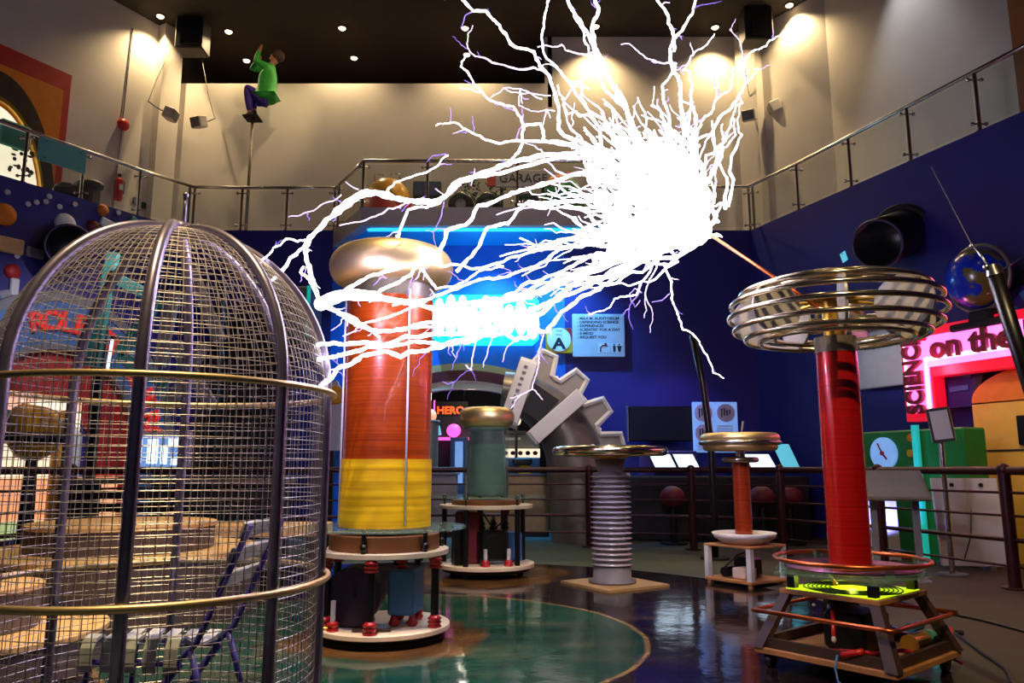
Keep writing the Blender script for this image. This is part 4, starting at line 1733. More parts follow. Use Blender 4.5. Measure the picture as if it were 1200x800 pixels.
spot('gear_light', (1.4, 10.6, 5.2), (gc.x + 1.2, GY, 2.0), (0.95, 0.9, 1.0), 170, 40)

# ================================================================== LEFT WALL
t = thing('space_mural', 'space mural of stars, planets and capsules on the blue left wall', 'mural', m=WL.mat(0, 0, 0.0))
STAR = ((9, 225), (33, 239), (43, 237), (54, 236), (70, 242), (88, 239), (139, 249), (179, 268), (20, 300), (58, 230))
for px, py in STAR:
    s, z = WL.hit(px, py, 0.02)
    m = MB()
    m.cyl((s, z, 0), (s, z, 0.03), 0.045, n=10)
    m.build('star', M['lightgrey'], t)
for px, py, rr, c in ((6, 251, 0.19, 'orange'), (77, 262, 0.19, 'slat'), (121, 246, 0.11, 'orange'), (110, 265, 0.12, 'darkred'), (15, 318, 0.13, 'redwall'), (17, 379, 0.2, 'darkred')):
    s, z = WL.hit(px, py, 0.02)
    m = MB()
    m.sphere((s, z, 0), (rr, rr, 0.08), 24, 12)
    m.build('planet', M[c], t)


def plank(pxa, pya, pxb, pyb, wdt, c, nm='capsule'):
    a, b = WL.hit(pxa, pya, 0.02), WL.hit(pxb, pyb, 0.02)
    dx, dz = b[0] - a[0], b[1] - a[1]
    L_ = math.hypot(dx, dz)
    m = MB()
    m.box((0, 0, 0.03), (L_, wdt, 0.08), m=Matrix.Translation(((a[0] + b[0]) / 2, (a[1] + b[1]) / 2, 0)) @ Matrix.Rotation(math.atan2(dz, dx), 4, 'Z'), bev=0.02)
    m.build(nm, M[c], t)


plank(-6, 284, 27, 291, 0.26, 'tan')
plank(30, 294, 51, 299, 0.17, 'grey')
plank(117, 258, 140, 270, 0.16, 'slat')
plank(149, 270, 159, 256, 0.17, 'tealsign')
plank(17, 326, 15, 347, 0.14, 'lightgrey')
plank(-2, 348, 14, 346, 0.2, 'grey')
plank(-5, 365, 20, 362, 0.5, 'bluebox', 'blue_ground')
# second black tube on the left wall, seen over the cage
s, z = WL.hit(95, 290, 0.4)
t = thing('cannon_tube', 'black open tube sticking out of the left wall just above the cage', 'tube')
base = WL.pt(s, z, 0.0)
t.location = base
ax = (Vector((0, 0, EYE)) + Vector((0, 0, 1.5)) - base).normalized() * 0.9
x, y, d = basis(ax)
fr = Matrix((x, y, d)).transposed().to_4x4()
m = MB()
m.lathe([(0.36, -0.3), (0.36, 0.9), (0.325, 0.9), (0.31, 0.15), (0.001, 0.14)], n=36, m=fr)
m.build('barrel', M['black'], t)
m = MB()
m.torus((0, 0, 0.9), 0.345, 0.022, 36, 8, m=fr)
m.build('rim', M['drum'], t)

# lettered arch on the left wall
sc_, zc_ = WL.hit(52, 545, 0.12)
sr, _ = WL.hit(187, 545, 0.12)
_, ztp = WL.hit(52, 352, 0.12)
ra = (sr - sc_)
ry = (ztp - zc_)
t = thing('lettered_arch', 'big blue arch with raised red letters on the left wall behind the cage', 'arch', m=WL.mat(sc_, zc_, 0.0))
sy = ry / ra
m = MB()
m.arc(ra * 0.74, ra, 0.0, PI, 0.0, 0.30, n=48, sy=sy)
m.build('blue_band', M['bluebox'], t)
m = MB()
m.arc(ra * 1.0, ra * 1.06, 0.0, PI, 0.0, 0.34, n=48, sy=sy)
m.build('grey_edge', M['midgrey'], t)
m = MB()
m.arc(ra * 0.70, ra * 0.74, 0.0, PI, 0.0, 0.34, n=48, sy=sy)
m.build('grey_edge', M['midgrey'], t)
m = MB()
m.arc(ra * 0.40, ra * 0.70, 0.0, PI, 0.0, 0.16, n=48, sy=sy)
m.build('red_reveal', M['redwall'], t)
m = MB()
m.box((ra * .87, -zc_ / 2, 0.15), (ra * .32, zc_, 0.3))
m.box((-ra * .87, -zc_ / 2, 0.15), (ra * .32, zc_, 0.3))
m.build('pier', M['bluebox'], t)
m = MB()
m.box((ra * .55, -zc_ / 2, 0.08), (ra * .3, zc_, 0.16))
m.build('red_pier', M['redwall'], t)
word = 'ROLE OF ENERGY'
a0, a1 = 104, 6
for i, ch in enumerate(word):
    if ch == ' ':
        continue
    a = R(a0 + (a1 - a0) * i / (len(word) - 1))
    rr = ra * 0.87
    text(ch, ra * 0.22, M['letter_red'], t, name='letter', x=rr * math.cos(a), y=rr * sy * math.sin(a), z=0.33, depth=0.04, rot=a - PI / 2, bold=0.012)
spot('arch_fill', (-4.6, 10.2, 5.2), (-7.6, 13.2, 2.6), (0.9, 0.85, 1.0), 380, 60)  # cool fill added to bring out the blue arch band
spot('portal_fill', (5.2, 8.2, 3.6), (7.0, 9.6, 1.6), WARM, 130, 70)  # warm fill added to brighten the orange portal
# lit display inside the arch
t = thing('lit_display', 'brightly lit display wall inside the lettered arch at the left edge', 'display', m=WL.mat(sc_ - ra * 0.08, 0, 0.0))
m = MB()
m.box((-0.1, zc_ + ry * .10, 0.10), (ra * .74, ry * .60, 0.12))
m.build('white_wall', M['litwhite'], t)
zl0 = WL.hit(40, 612, 0.2)[1]
zl1 = WL.hit(40, 560, 0.2)[1]
m = MB()
m.box((0.2, (zl0 + zl1) / 2, 0.2), (ra * 1.1, (zl1 - zl0), 0.2))
m.build('warm_panel', M['litwarm'], t)
m = MB()
m.box((0.2, zl0 - 0.1, 0.22), (ra * 1.1, 0.26, 0.22))
m.build('green_band', M['litgreen'], t)
m = MB()
m.box((0.2, zl0 * .5 - .12, 0.2), (ra * 1.1, zl0 - .24, 0.2))
m.build('blue_base', M['purple'], t)
for k, c in enumerate(('teal', 'green', 'redwall', 'orange')):
    m = MB()
    m.sphere((-0.5 + 0.3 * k, zc_ + ry * .28 + 0.05 * (k % 2), 0.2), (0.14, 0.11, 0.06), 12, 8)
    m.build('ornament', M[c], t)
p = at(40, 512, 11.6)
t = thing('horn_exhibit', 'big yellow horn shaped exhibit on a dark stand behind the cage', 'exhibit', (p.x, 11.6, 0), 0.3)
m = MB()
m.lathe([(0.001, -0.36), (0.16, -0.33), (0.34, -0.15), (0.42, 0.15), (0.40, 0.34), (0.30, 0.44), (0.001, 0.47)], n=30, m=Matrix.Translation((0, 0, p.z)) @ Matrix.Rotation(0.25, 4, 'Y'))
m.build('shell', M['yellowhorn'], t)
m = MB()
m.torus((0, 0, p.z - 0.02), 0.43, 0.08, 36, 8, m=None)
m.build('black_hoop', M['black'], t)
m = MB()
m.cyl((0, 0, 0), (0, 0, p.z - 0.3), 0.12, 0.08, n=16)
m.disc((0, 0), 0.4, 0, 0.05, 28)
m.build('stand', M['dark'], t)
p = at(75, 520, 12.5)
t = thing('pencil_exhibit', 'yellow and pale green upright pencil shaped exhibit beside the red pier', 'exhibit', (p.x, 12.5, 0))
zt = at(75, 490, 12.5).z
m = MB()
m.cyl((-0.08, 0, 0.0), (-0.08, 0, zt - 0.2), 0.11, n=16)
m.cyl((-0.08, 0, zt - 0.2), (-0.08, 0, zt + 0.02), 0.11, 0.01, n=16)
m.build('yellow_tube', M['yellowhorn'], t)
m = MB()
m.cyl((0.14, 0, 0.0), (0.14, 0, zt - 0.28), 0.13, n=16)
m.cyl((0.14, 0, zt - 0.28), (0.14, 0, zt - 0.12), 0.13, 0.02, n=16)
m.build('pale_tube', M['slat'], t)
m = MB()
m.box((0.03, 0.02, 0.04), (0.7, 0.4, 0.08), bev=0.01)
m.build('base', M['black'], t)
a, b = at(147, 552, 10.8), at(226, 506, 10.8)
t = thing('framed_screen', 'wide silver framed screen with white pictures behind the cage', 'screen', ((a.x + b.x) / 2, 10.8, (a.z + b.z) / 2))
SW, SH = b.x - a.x, b.z - a.z
m = MB()
m.box((0, 0, 0), (SW, 0.08, SH), bev=0.02)
m.build('frame', M['lightgrey'], t)
m = MB()
m.box((0, -0.042, 0), (SW * .86, 0.01, SH * .82))
m.build('screen', M['screenblue'], t)
m = MB()
for x, z, w_, h_ in ((-.3, 0.02, .1, .6), (-.08, 0.0, .16, .62), (.1, -.1, .1, .44), (.26, .22, .2, .2), (.28, -.26, .14, .16)):
    m.box((x * SW, -0.05, z * SH), (w_ * SW, 0.006, h_ * SH))
m.build('picture', M['screen'], t)
m = MB()
m.box((0, 0.1, -a.z / 2 - 0.1), (0.2, 0.1, a.z + 0.2))
m.box((0, 0.08, -(a.z + b.z) / 2 + 0.02), (0.8, 0.5, 0.04))
m.build('stand', M['black'], t)

# lattice frame behind the cage dome
t = thing('lattice_frame', 'teal and grey zigzag lattice tower behind the cage dome', 'frame', (0, 0, 0))
LY = 10.9
for nm, mt, segs in (('teal_strut', 'teal', (((108, 430), (133, 296)), ((128, 322), (185, 352)), ((185, 352), (140, 416)), ((140, 416), (196, 452)))),
                     ('grey_strut', 'gearface', (((205, 340), (186, 430)), ((204, 402), (250, 478)), ((240, 402), (196, 480)), ((222, 310), (258, 400))))):
    for (a, b) in segs:
        A, B = at(a[0], a[1], LY), at(b[0], b[1], LY)
        d = B - A
        m = MB()
        m.box((0, 0, 0), (d.length, 0.10, 0.17), m=Matrix.Translation((A + B) / 2) @ Matrix.Rotation(-math.atan2(d.z, d.x), 4, 'Y'), bev=0.01)
        m.build(nm, M[mt], t)
A, B = at(114, 440, LY + .1), at(252, 440, LY + .1)
for P_ in (A, B):
    m = MB()
    m.box((P_.x, LY + .12, 1.95), (0.12, 0.12, 3.9))
    m.build('upright', M['dark'], t)
A, B = at(132, 396, 10.6), at(126, 432, 10.6)
t = thing('lamp_tube', 'short white fluorescent tube leaning behind the cage', 'lamp', A)
m = MB()
m.cyl((0, 0, 0), B - A, 0.02, n=10)
m.build('tube', M['screen'], t)
m = MB()
m.cyl((0, 0, 0.02), (0, 0, -0.02), 0.03, n=10)
m.tube([(0, 0, 0.02), (0, 0.28, 0.02)], 0.012, 6)
m.build('holder', M['black'], t)
# teal lit cabinet between cage and orange coil
a, b = at(331, 395, 14.2), at(366, 337, 14.2)
t = thing('lit_cabinet', 'dark grey wall cabinet with a thin aqua lit edge, right of the cage dome', 'cabinet', ((a.x + b.x) / 2, 14.2, (a.z + b.z) / 2))
m = MB()
m.box((0, 0.33, 0), (b.x - a.x, 0.95, b.z - a.z), bev=0.03)
m.build('body', M['midgrey'], t)
m = MB()
m.box(((b.x - a.x) / 2 - 0.02, -0.16, 0), (0.06, 0.04, b.z - a.z))
m.build('lit_edge', M['aqua'], t)
# pale round-cornered exhibit left of the orange coil
a, b = at(372, 528, 12.9), at(404, 446, 12.9)
t = thing('pale_exhibit', 'pale board with a yellow disc between the cage and the orange coil', 'exhibit', ((a.x + b.x) / 2, 12.9, 0))
m = MB()
W_ = b.x - a.x
m.prism([(-W_ * .5, a.z), (W_ * .35, a.z), (W_ * .6, b.z - 0.35), (W_ * .2, b.z), (-W_ * .5, b.z - 0.1)], -0.06, 0.06, m=XZ)
m.build('board', M['lightgrey'], t)
m = MB()
m.sphere((0.05, -0.08, b.z - 0.25), (0.22, 0.05, 0.16), 16, 10)
m.build('yellow_disc', M['yellowhorn'], t)
m = MB()
m.box((-0.05, 0.0, a.z / 2), (0.25, 0.1, a.z))
m.box((-0.05, 0.0, 0.02), (0.5, 0.4, 0.04))
m.build('stand', M['dark'], t)

# dark benches and shelves between cage and back rail
for px0, px1, py0, py1, Y, lab in ((95, 340, 560, 604, 8.9, 'long dark slatted bench behind the cage'),):
    a, b = at(px0, py0, Y), at(px1, py0, Y)
    t = thing('slatted_bench', lab, 'bench', ((a.x + b.x) / 2, Y, 0))
    W_ = b.x - a.x
    m = MB()
    m.box((0, 0, a.z - 0.03), (W_, 0.5, 0.06), bev=0.01)
    m.build('top', M['taupe'], t)
    m = MB()
    for k in range(4):
        m.box((0, -0.2, a.z - 0.18 - 0.14 * k), (W_ * .98, 0.03, 0.09))
    m.build('slat_front', M['dark'], t)
    for x in (-.46, 0, .46):
        m = MB()
        m.box((x * W_, 0, (a.z - 0.06) / 2), (0.08, 0.4, a.z - 0.06))
        m.build('leg', M['dark'], t)
a, b = at(236, 614, 8.2), at(384, 606, 8.2)
t = thing('low_bench', 'low tan wooden bench behind the right side of the cage', 'bench', ((a.x + b.x) / 2, 8.2, 0))
W_ = b.x - a.x
m = MB()
m.box((0, 0, a.z - 0.05), (W_, 0.5, 0.12), bev=0.01)
m.build('seat', M['tan'], t)
for x in (-.42, .42):
    m = MB()
    m.box((x * W_, 0, (a.z - 0.1) / 2), (0.1, 0.4, a.z - 0.1))
    m.build('leg', M['darkwood'], t)

# stepped round plinths
def plinth(loc, steps, label):
    t = thing('round_plinth', label, 'plinth', loc, group='stepped round plinths behind the cage')
    z = 0
    for r, z1 in steps:
        m = MB()
        m.disc((0, 0), r, z, z1 - 0.035, 56)
        sd = m.build('drum', M['plinthside'], t)
        m = MB()
        m.disc((0, 0), r + 0.015, z1 - 0.035, z1, 56)
        m.build('top', M['tan'], sd)
        z = z1


plinth((-3.35, 6.8, 0), ((1.12, 0.52), (0.74, 0.74)), 'large two-tier round plinth with tan tops farther back behind the cage')
plinth((-3.25, 4.85, 0), ((0.72, 0.24), (0.34, 0.50)), 'smaller two-tier round plinth with tan tops at the left edge behind the cage')

# ================================================================== GUARD RAIL ROUND THE ARENA
POSTS = [(5.75, 5.6), (5.05, 8.0), (4.55, 9.7), (3.78, 11.0), (2.7, 11.75), (1.2, 12.15), (-0.12, 12.25), (-2.1, 12.0), (-3.95, 10.95), (-5.2, 9.2), (-5.75, 7.2), (-5.9, 5.0)]
t = thing('guard_rail', 'dark red steel guard rail curving round the whole coil arena', 'railing', (0, 0, 0))
m = MB()
m.tube([(x, y, 1.17) for x, y in POSTS], 0.045, 10)
m.build('top_rail', M['rail'], t)
for z, r in ((0.95, 0.014), (0.72, 0.014), (0.48, 0.024), (0.22, 0.014)):
    m = MB()
    m.tube([(x, y, z) for x, y in POSTS], r, 8)
    m.build('mid_rail', M['rail'], t)
for x, y in POSTS:
    m = MB()
    m.cyl((x, y, 0), (x, y, 1.16), 0.06, n=14)
    m.sphere((x, y, 1.18), 0.068, 14, 8)
    m.disc((x, y), 0.13, 0, 0.02, 20)
    m.build('post', M['rail'], t)

# ================================================================== POLES
def pole(pts, rad, label, group=None):
    b = Vector(pts[0])
    t = thing('ground_pole', label, 'pole', b, group=group)
    L_ = [Vector(p) - b for p in pts]
    m = MB()
    m.tube(L_, rad, 12)
    m.build('shaft', M['black'], t)
    m = MB()
    d = (L_[-1] - L_[-2]).normalized()
    m.cyl(L_[-1], L_[-1] + d * 0.05, rad * 1.1, rad * 0.7, n=12)
    m.build('tip', M['steel'], t)
    m = MB()
    m.disc((0, 0), max(0.16, rad * 4), 0, 0.03, 24)
    m.build('foot', M['blackmatt'], t)
    return t


YP = 10.55
g = at(838, 655, YP)
pole([(g.x, YP, 0), at(837, 600, YP), at(833, 520, YP), at(824, 450, YP), at(812, 396, YP)], [0.055, 0.05, 0.046, 0.042, 0.036] and 0.048, 'thin black ground pole bent to the left, struck by a lightning tendril')
YQ = 3.45
A, B = at(1166, 322, YQ), at(1201, 432, YQ)
d = (B - A)
G = A + d * (A.z / (A.z - B.z))
t = pole([(G.x, G.y, 0), B, A], 0.034, 'thick black tilted pole with a wire at its tip, at the right edge')
o = Vector(t.location)
m = MB()
e = at(1091, 195, 8.0)
m.tube([A - o, at(1150, 300, YQ) - o, at(1138, 285, 3.8) - o, e - o], [0.006, 0.006, 0.003, 0.003], 5)
m.sphere(at(1139, 288, 3.75) - o, 0.012, 10, 6)
m.sphere(at(1156, 313, YQ) - o, 0.016, 10, 6)
m.build('cable', M['steel'], t)
m = MB()
m.tube([A - o, at(1200, 300, 5.5) - o], 0.002, 5)
m.build('guy_line', M['steel'], t)

# ================================================================== LARGE ORANGE COIL
def toroid(parent, z, Rm, r, rz, name='toroid', material='alu'):
    m = MB()
    m.torus((0, 0, z), Rm, r, 72, 28, rz)
    m.disc((0, 0), Rm, z - rz * 0.35, z + rz * 0.35, 48)
    return m.build(name, M[material], parent)


t = thing('tesla_coil', 'tall orange and yellow wound coil topped by a smooth gold toroid', 'tesla coil', (-0.935, 5.8, 0), group='tesla coils')
m = MB()
m.disc((0, 0), 0.44, 0.0, 0.03, 48)
m.disc((0, 0), 0.42, 0.03, 0.065, 48)
m.build('foot_ring', M['blackmatt'], t)
m = MB()
m.disc((0, 0), 0.485, 0.065, 0.10, 64)
m.build('lower_board', M['creamboard'], t)
m = MB()
m.disc((0, 0), 0.47, 0.585, 0.622, 64)
m.build('upper_board', M['creamboard'], t)
m = MB()
m.disc((0, 0), 0.40, 0.622, 0.73, 64)
m.build('brown_ring', M['brownply'], t)
m = MB()
m.disc((0, 0), 0.60, 0.765, 0.78, 72)
m.build('clear_disc', M['acrylic'], t)
for k in range(6):
    a = R(-100 + 60 * k)
    m = MB()
    m.cyl((0.43 * math.cos(a), 0.43 * math.sin(a), 0.622), (0.43 * math.cos(a), 0.43 * math.sin(a), 0.78), 0.016, n=8)
    m.sphere((0.43 * math.cos(a), 0.43 * math.sin(a), 0.66), 0.03, 10, 6)
    m.build('spacer', M['black'], t)
for a in (-92, -24, 62, 152, 212):
    a = R(a)
    cx, cy = 0.43 * math.cos(a), 0.43 * math.sin(a)
    m = MB()
    m.cyl((cx, cy, 0.10), (cx, cy, 0.59), 0.028, n=14)
    lg = m.build('leg', M['black'], t)
    for z0 in (0.10, 0.50):
        m = MB()
        pr = [(0.001, 0)]
        for k in range(3):
            pr += [(0.046, 0.004 + 0.026 * k), (0.050, 0.012 + 0.026 * k), (0.036, 0.022 + 0.026 * k)]
        pr += [(0.03, 0.085), (0.001, 0.085)]
        m.lathe(pr, (cx, cy, z0), 20)
        m.build('insulator', M['redins'], lg)
m = MB()
m.cyl((0, 0, 0.78), (0, 0, 1.262), 0.335, n=64)
m.build('yellow_winding', M['yellow_coil'], t)
m = MB()
m.cyl((0, 0, 1.262), (0, 0, 2.46), 0.325, n=64)
m.build('orange_winding', M['orange_coil'], t)
m = MB()
m.cyl((0, 0, 2.46), (0, 0, 2.62), 0.322, n=64)
m.build('bare_former', M['taupe'], t)
m = MB()
for a in (200, 303):
    a = R(a)
    m.tube([(0.338 * math.cos(a), 0.338 * math.sin(a), 0.8), (0.338 * math.cos(a), 0.338 * math.sin(a), 2.5)], 0.008, 6)
m.build('clear_tie', M['white'], t)
toroid(t, 2.725, 0.33, 0.145, 0.15)
m = MB()
m.cyl((0.03, -0.02, 2.86), (0.03, -0.02, 2.94), 0.018, n=10)
m.sphere((0.03, -0.02, 2.965), 0.035, 14, 10)
m.build('knob', M['steel'], t)
m = MB()
m.disc((0, 0), 0.33, 2.60, 2.63, 48)
m.build('top_plate', M['black'], t)
# equipment on its lower board
m = MB()
m.cyl((-0.185, -0.20, 0.31), (-0.185, 0.02, 0.31), 0.20, n=40)
dr = m.build('capacitor_drum', M['drum'], t)
m = MB()
m.cyl((-0.17, -0.215, 0.31), (-0.17, -0.19, 0.31), 0.014, n=10)
m.box((-0.185, -0.09, 0.118), (0.26, 0.2, 0.03))
m.build('axle', M['black'], dr)
m = MB()
m.box((0.165, 0.0, 0.325), (0.19, 0.30, 0.31), rz=-0.12, bev=0.012)
tk = m.build('blue_tank', M['bluebox'], t)
for x, y in ((0.10, -0.12), (0.23, -0.12), (0.10, 0.12), (0.24, 0.12)):
    m = MB()
    m.lathe([(0.001, 0), (0.03, 0.0), (0.042, 0.02), (0.03, 0.04), (0.02, 0.07), (0.001, 0.072)], (x, y, 0.10), 16)
    m.build('foot', M['redins'], tk)
for x, y in ((0.14, -0.06), (0.08, 0.09)):
    m = MB()
    pr = [(0.001, 0)]
    for k in range(4):
        pr += [(0.024, 0.005 + 0.035 * k), (0.044, 0.012 + 0.035 * k), (0.042, 0.02 + 0.035 * k), (0.022, 0.03 + 0.035 * k)]
    pr += [(0.012, 0.16), (0.001, 0.17)]
    m.lathe(pr, (x, y, 0.48), 18)
    m.build('bushing', M['redins'] if y < 0 else M['black'], tk)
for x, y in ((-0.29, -0.31),):
    m = MB()
    m.cyl((x, y, 0.16), (x, y, 0.30), 0.018, n=12)
    gp = m.build('spark_gap', M['lightgrey'], t)
    m = MB()
    m.lathe([(0.001, 0), (0.038, 0), (0.042, .015), (0.03, .025), (0.04, 0.035), (0.04, 0.055), (0.02, 0.065), (0.001, 0.066)], (x, y, 0.10), 16)
    m.build('insulator', M['redins'], gp)
m = MB()
m.box((-0.39, -0.20, 0.13), (0.05, 0.06, 0.06), bev=0.006)
m.box((-0.34, -0.24, 0.125), (0.05, 0.05, 0.05), bev=0.006)
m.box((-0.36, -0.26, 0.11), (0.14, 0.05, 0.02), bev=0.004)
m.build('brass_block', M['brass'], t)
m = MB()
m.tube([(-0.43, -0.13, 0.45), (-0.47, -0.2, 0.3), (-0.44, -0.22, 0.15), (-0.36, -0.16, 0.14), (-0.24, -0.1, 0.2)], 0.012, 8)
m.tube([(0.14, -0.06, 0.62), (0.2, 0.0, 0.56), (0.28, -0.02, 0.54), (0.3, 0.05, 0.6)], 0.010, 8)
m.tube([(0.08, 0.09, 0.65), (0.12, 0.1, 0.575), (0.3, 0.12, 0.56), (0.38, 0.0, 0.6)], 0.010, 8)
m.build('cable', M['black'], t)
m = MB()
m.box((-0.02, -0.33, 0.112), (0.26, 0.03, 0.02), rz=0.05)
m.build('bus_bar', M['darkwood'], t)

# ================================================================== GREEN COIL
t = thing('tesla_coil', 'dark green coil with a silver toroid on a cream round stand, farther back', 'tesla coil', (-0.30, 9.1, 0), 0.3, group='tesla coils')
m = MB()
for k in range(4):
    a = R(45 + 90 * k)
    m.cyl((0.44 * math.cos(a), 0.44 * math.sin(a), 0.0), (0.44 * math.cos(a), 0.44 * math.sin(a), 0.05), 0.035, n=10)
m.disc((0, 0), 0.5, 0.05, 0.09, 48)
m.build('foot_ring', M['blackmatt'], t)
m = MB()
m.disc((0, 0), 0.555, 0.09, 0.135, 64)
m.build('lower_board', M['creamboard'], t)
m = MB()
m.disc((0, 0), 0.54, 0.745, 0.785, 64)
m.build('upper_board', M['creamboard'], t)
m = MB()
m.disc((0, 0), 0.40, 0.785, 0.84, 48)
m.build('brown_ring', M['brownply'], t)
m = MB()
m.disc((0, 0), 0.70, 0.862, 0.882, 72)
m.build('clear_disc', M['acrylic'], t)
for k in range(5):
    a = R(-60 + 72 * k)
    cx, cy = 0.49 * math.cos(a), 0.49 * math.sin(a)
    m = MB()
    m.cyl((cx, cy, 0.135), (cx, cy, 0.745), 0.03, n=12)
    m.sphere((cx, cy, 0.87), 0.03, 10, 6)
    m.cyl((cx, cy, 0.785), (cx, cy, 0.89), 0.012, n=8)
    m.build('leg', M['black'], t)
m = MB()
m.cyl((0, 0, 0.882), (0, 0, 1.47), 0.225, n=48)
m.build('green_winding', M['green_coil'], t)
m = MB()
m.cyl((0, 0, 1.47), (0, 0, 1.62), 0.205, 0.2, n=40)
m.build('dark_neck', M['black'], t)
m = MB()
m.cyl((0, 0, 0.9), (0, 0, 1.66), 0.262, n=48, caps=False)
m.build('clear_sleeve', M['acrylic'], t)
m = MB()
m.disc((0, 0), 0.26, 1.64, 1.665, 40)
m.build('top_plate', M['acrylic'], t)
toroid(t, 1.785, 0.235, 0.095, 0.115, material='alu')
m = MB()
m.box((0.02, -0.16, 0.34), (0.34, 0.28, 0.34), bev=0.03)
m.cyl((0.02, -0.32, 0.33), (0.02, -0.30, 0.33), 0.13, n=24)
m.build('transformer', M['black'], t)
m = MB()
for x in (-.08, 0.06, 0.2):
    m.lathe([(0.03, 0), (0.05, 0.02), (0.03, 0.05), (0.045, 0.07), (0.025, 0.1), (0.012, 0.16), (0.001, 0.17)], (x, -0.1, 0.50), 14)
m.build('bushing', M['black'], t)
m = MB()
m.box((0.32, 0.05, 0.30), (0.2, 0.24, 0.32), bev=0.015)
m.build('blue_tank', M['bluebox'], t)
m = MB()
m.box((-0.22, 0.0, 0.42), (0.22, 0.34, 0.56), bev=0.015)
m.build('brown_cabinet', M['darkred'], t)
m = MB()
m.box((-0.36, -0.15, 0.35), (0.12, 0.2, 0.42), bev=0.01)
m.build('control_box', M['black'], t)
for x, y in ((-0.12, -0.42), (0.14, -0.44)):
    m = MB()
    m.cyl((x, y, 0.18), (x, y, 0.32), 0.022, n=12)
    gp = m.build('spark_gap', M['lightgrey'], t)
    m = MB()
    m.lathe([(0.001, 0), (0.05, 0), (0.055, .02), (0.04, .03), (0.05, 0.05), (0.02, 0.07), (0.001, 0.07)], (x, y, 0.135), 16)
    m.build('insulator', M['redins'], gp)
m = MB()
m.tube([(-0.1, -0.3, 0.84), (-0.16, -0.42, 0.72), (-0.05, -0.36, 0.58), (0.06, -0.1, 0.66)], 0.010, 6)
m.tube([(0.2, -0.3, 0.75), (0.12, -0.34, 0.62), (0.04, -0.2, 0.52)], 0.010, 6)
m.build('cable', M['black'], t)

# ================================================================== RIBBED PEDESTAL
pc = at(716, 600, 8.3)
t = thing('ribbed_pedestal', 'grey ribbed insulator column carrying a flat metal disc on a square tan plate', 'pedestal', (pc.x, 8.3, 0))
m = MB()
m.box((0.02, 0, 0.012), (0.80, 0.80, 0.024), rz=R(32))
m.build('base_plate', M['sand'], t)
m = MB()
m.lathe([(0.001, 0.024), (0.245, 0.024), (0.25, 0.05), (0.2, 0.06), (0.195, 0.2), (0.001, 0.2)], n=40)
m.build('flange', M['midgrey'], t)
m = MB()
pr = []
for k in range(18):
    z = 0.2 + 0.0528 * k
    pr += [(0.155, z), (0.215, z + 0.006), (0.218, z + 0.016), (0.158, z + 0.032)]
pr += [(0.155, 1.15), (0.13, 1.16), (0.165, 1.29), (0.001, 1.30)]
m.lathe(pr, n=48)
m.build('ribbed_column', M['porcelain'], t)
m = MB()
m.lathe([(0.001, 1.30), (0.20, 1.30), (0.22, 1.325), (0.001, 1.33)], n=40)
m.build('collar', M['brass'], t)
m = MB()
m.torus((0, 0, 1.375), 0.565, 0.05, 72, 12)
m.disc((0, 0), 0.57, 1.345, 1.40, 56)
m.build('disc', M['bright'], t)
for px in (694, 712):
    v = at(px, 519, 8.3)
    m = MB()
    m.sphere((v.x - pc.x, -0.1, 1.425), 0.025, 10, 6)
    m.build('bolt', M['steel'], t)

# ================================================================== SMALL COIL
t = thing('tesla_coil', 'small slim russet coil with a ring-shaped yellow toroid on an open square stand', 'tesla coil', (2.47, 8.4, 0), 0.62, group='tesla coils')
m = MB()
m.box((0, 0, 0.05), (0.60, 0.60, 0.03), bev=0.004)
for x in (-.26, .26):
    for y in (-.26, .26):
        m.cyl((x, y, 0), (x, y, 0.05), 0.03, n=10)
m.build('lower_board', M['wood'], t)
m = MB()
m.box((0, 0, 0.395), (0.60, 0.60, 0.022), bev=0.004)
m.build('upper_board', M['wood'], t)
for x in (-.27, .27):
    for y in (-.27, .27):
        m = MB()
        m.box((x, y, 0.225), (0.055, 0.055, 0.32))
        m.build('leg', M['lightgrey'], t)
m = MB()
m.lathe([(0.20, 0.405), (0.31, 0.47), (0.335, 0.52), (0.325, 0.525), (0.30, 0.485), (0.20, 0.43)], n=48)
m.build('dish', M['white'], t)
m = MB()
m.cyl((0, 0, 0.407), (0, 0, 0.43), 0.22, n=32)
for k in range(4):
    m.torus((0, 0, 0.455), 0.14 + 0.035 * k, 0.009, 40, 6)
m.build('primary_coil', M['copper'], t)
m = MB()
m.cyl((0, 0, 0.43), (0, 0, 1.27), 0.092, n=36)
m.build('russet_winding', M['rust_coil'], t)
m = MB()
m.disc((0, 0), 0.165, 1.27, 1.30, 36)
m.torus((0, 0, 1.285), 0.165, 0.03, 36, 8)
m.build('collar', M['steel'], t)
m = MB()
m.cyl((0, 0, 1.30), (0, 0, 1.42), 0.05, n=16)
m.build('neck', M['steel'], t)
m = MB()
m.torus((0, 0, 1.515), 0.365, 0.055, 64, 14)
m.torus((0, 0, 1.425), 0.350, 0.045, 64, 14)
m.disc((0, 0), 0.36, 1.44, 1.475, 48)
m.build('toroid', M['alu'], t)
m = MB()
m.torus((0, 0, 1.468), 0.415, 0.024, 64, 8)
m.build('silver_band', M['steel'], t)
m = MB()
m.tube([(0.0, 0.0, 1.47), (0.04, -0.03, 1.70)], 0.012, 6)
m.build('breakout_point', M['taupe'], t)
m = MB()
m.box((-0.1, -0.06, 0.12), (0.2, 0.16, 0.11), bev=0.01)
m.build('beige_box', M['creamboard'], t)
m = MB()
m.box((0.14, 0.08, 0.16), (0.2, 0.24, 0.19), bev=0.02)
m.cyl((-0.2, 0.12, 0.12), (-0.04, 0.14, 0.12), 0.05, n=14)
m.tube([(0.1, 0, 0.25), (0.0, -0.05, 0.33), (-0.12, 0.0, 0.30), (-0.2, 0.12, 0.16)], 0.008, 6)
m.build('transformer', M['black'], t)

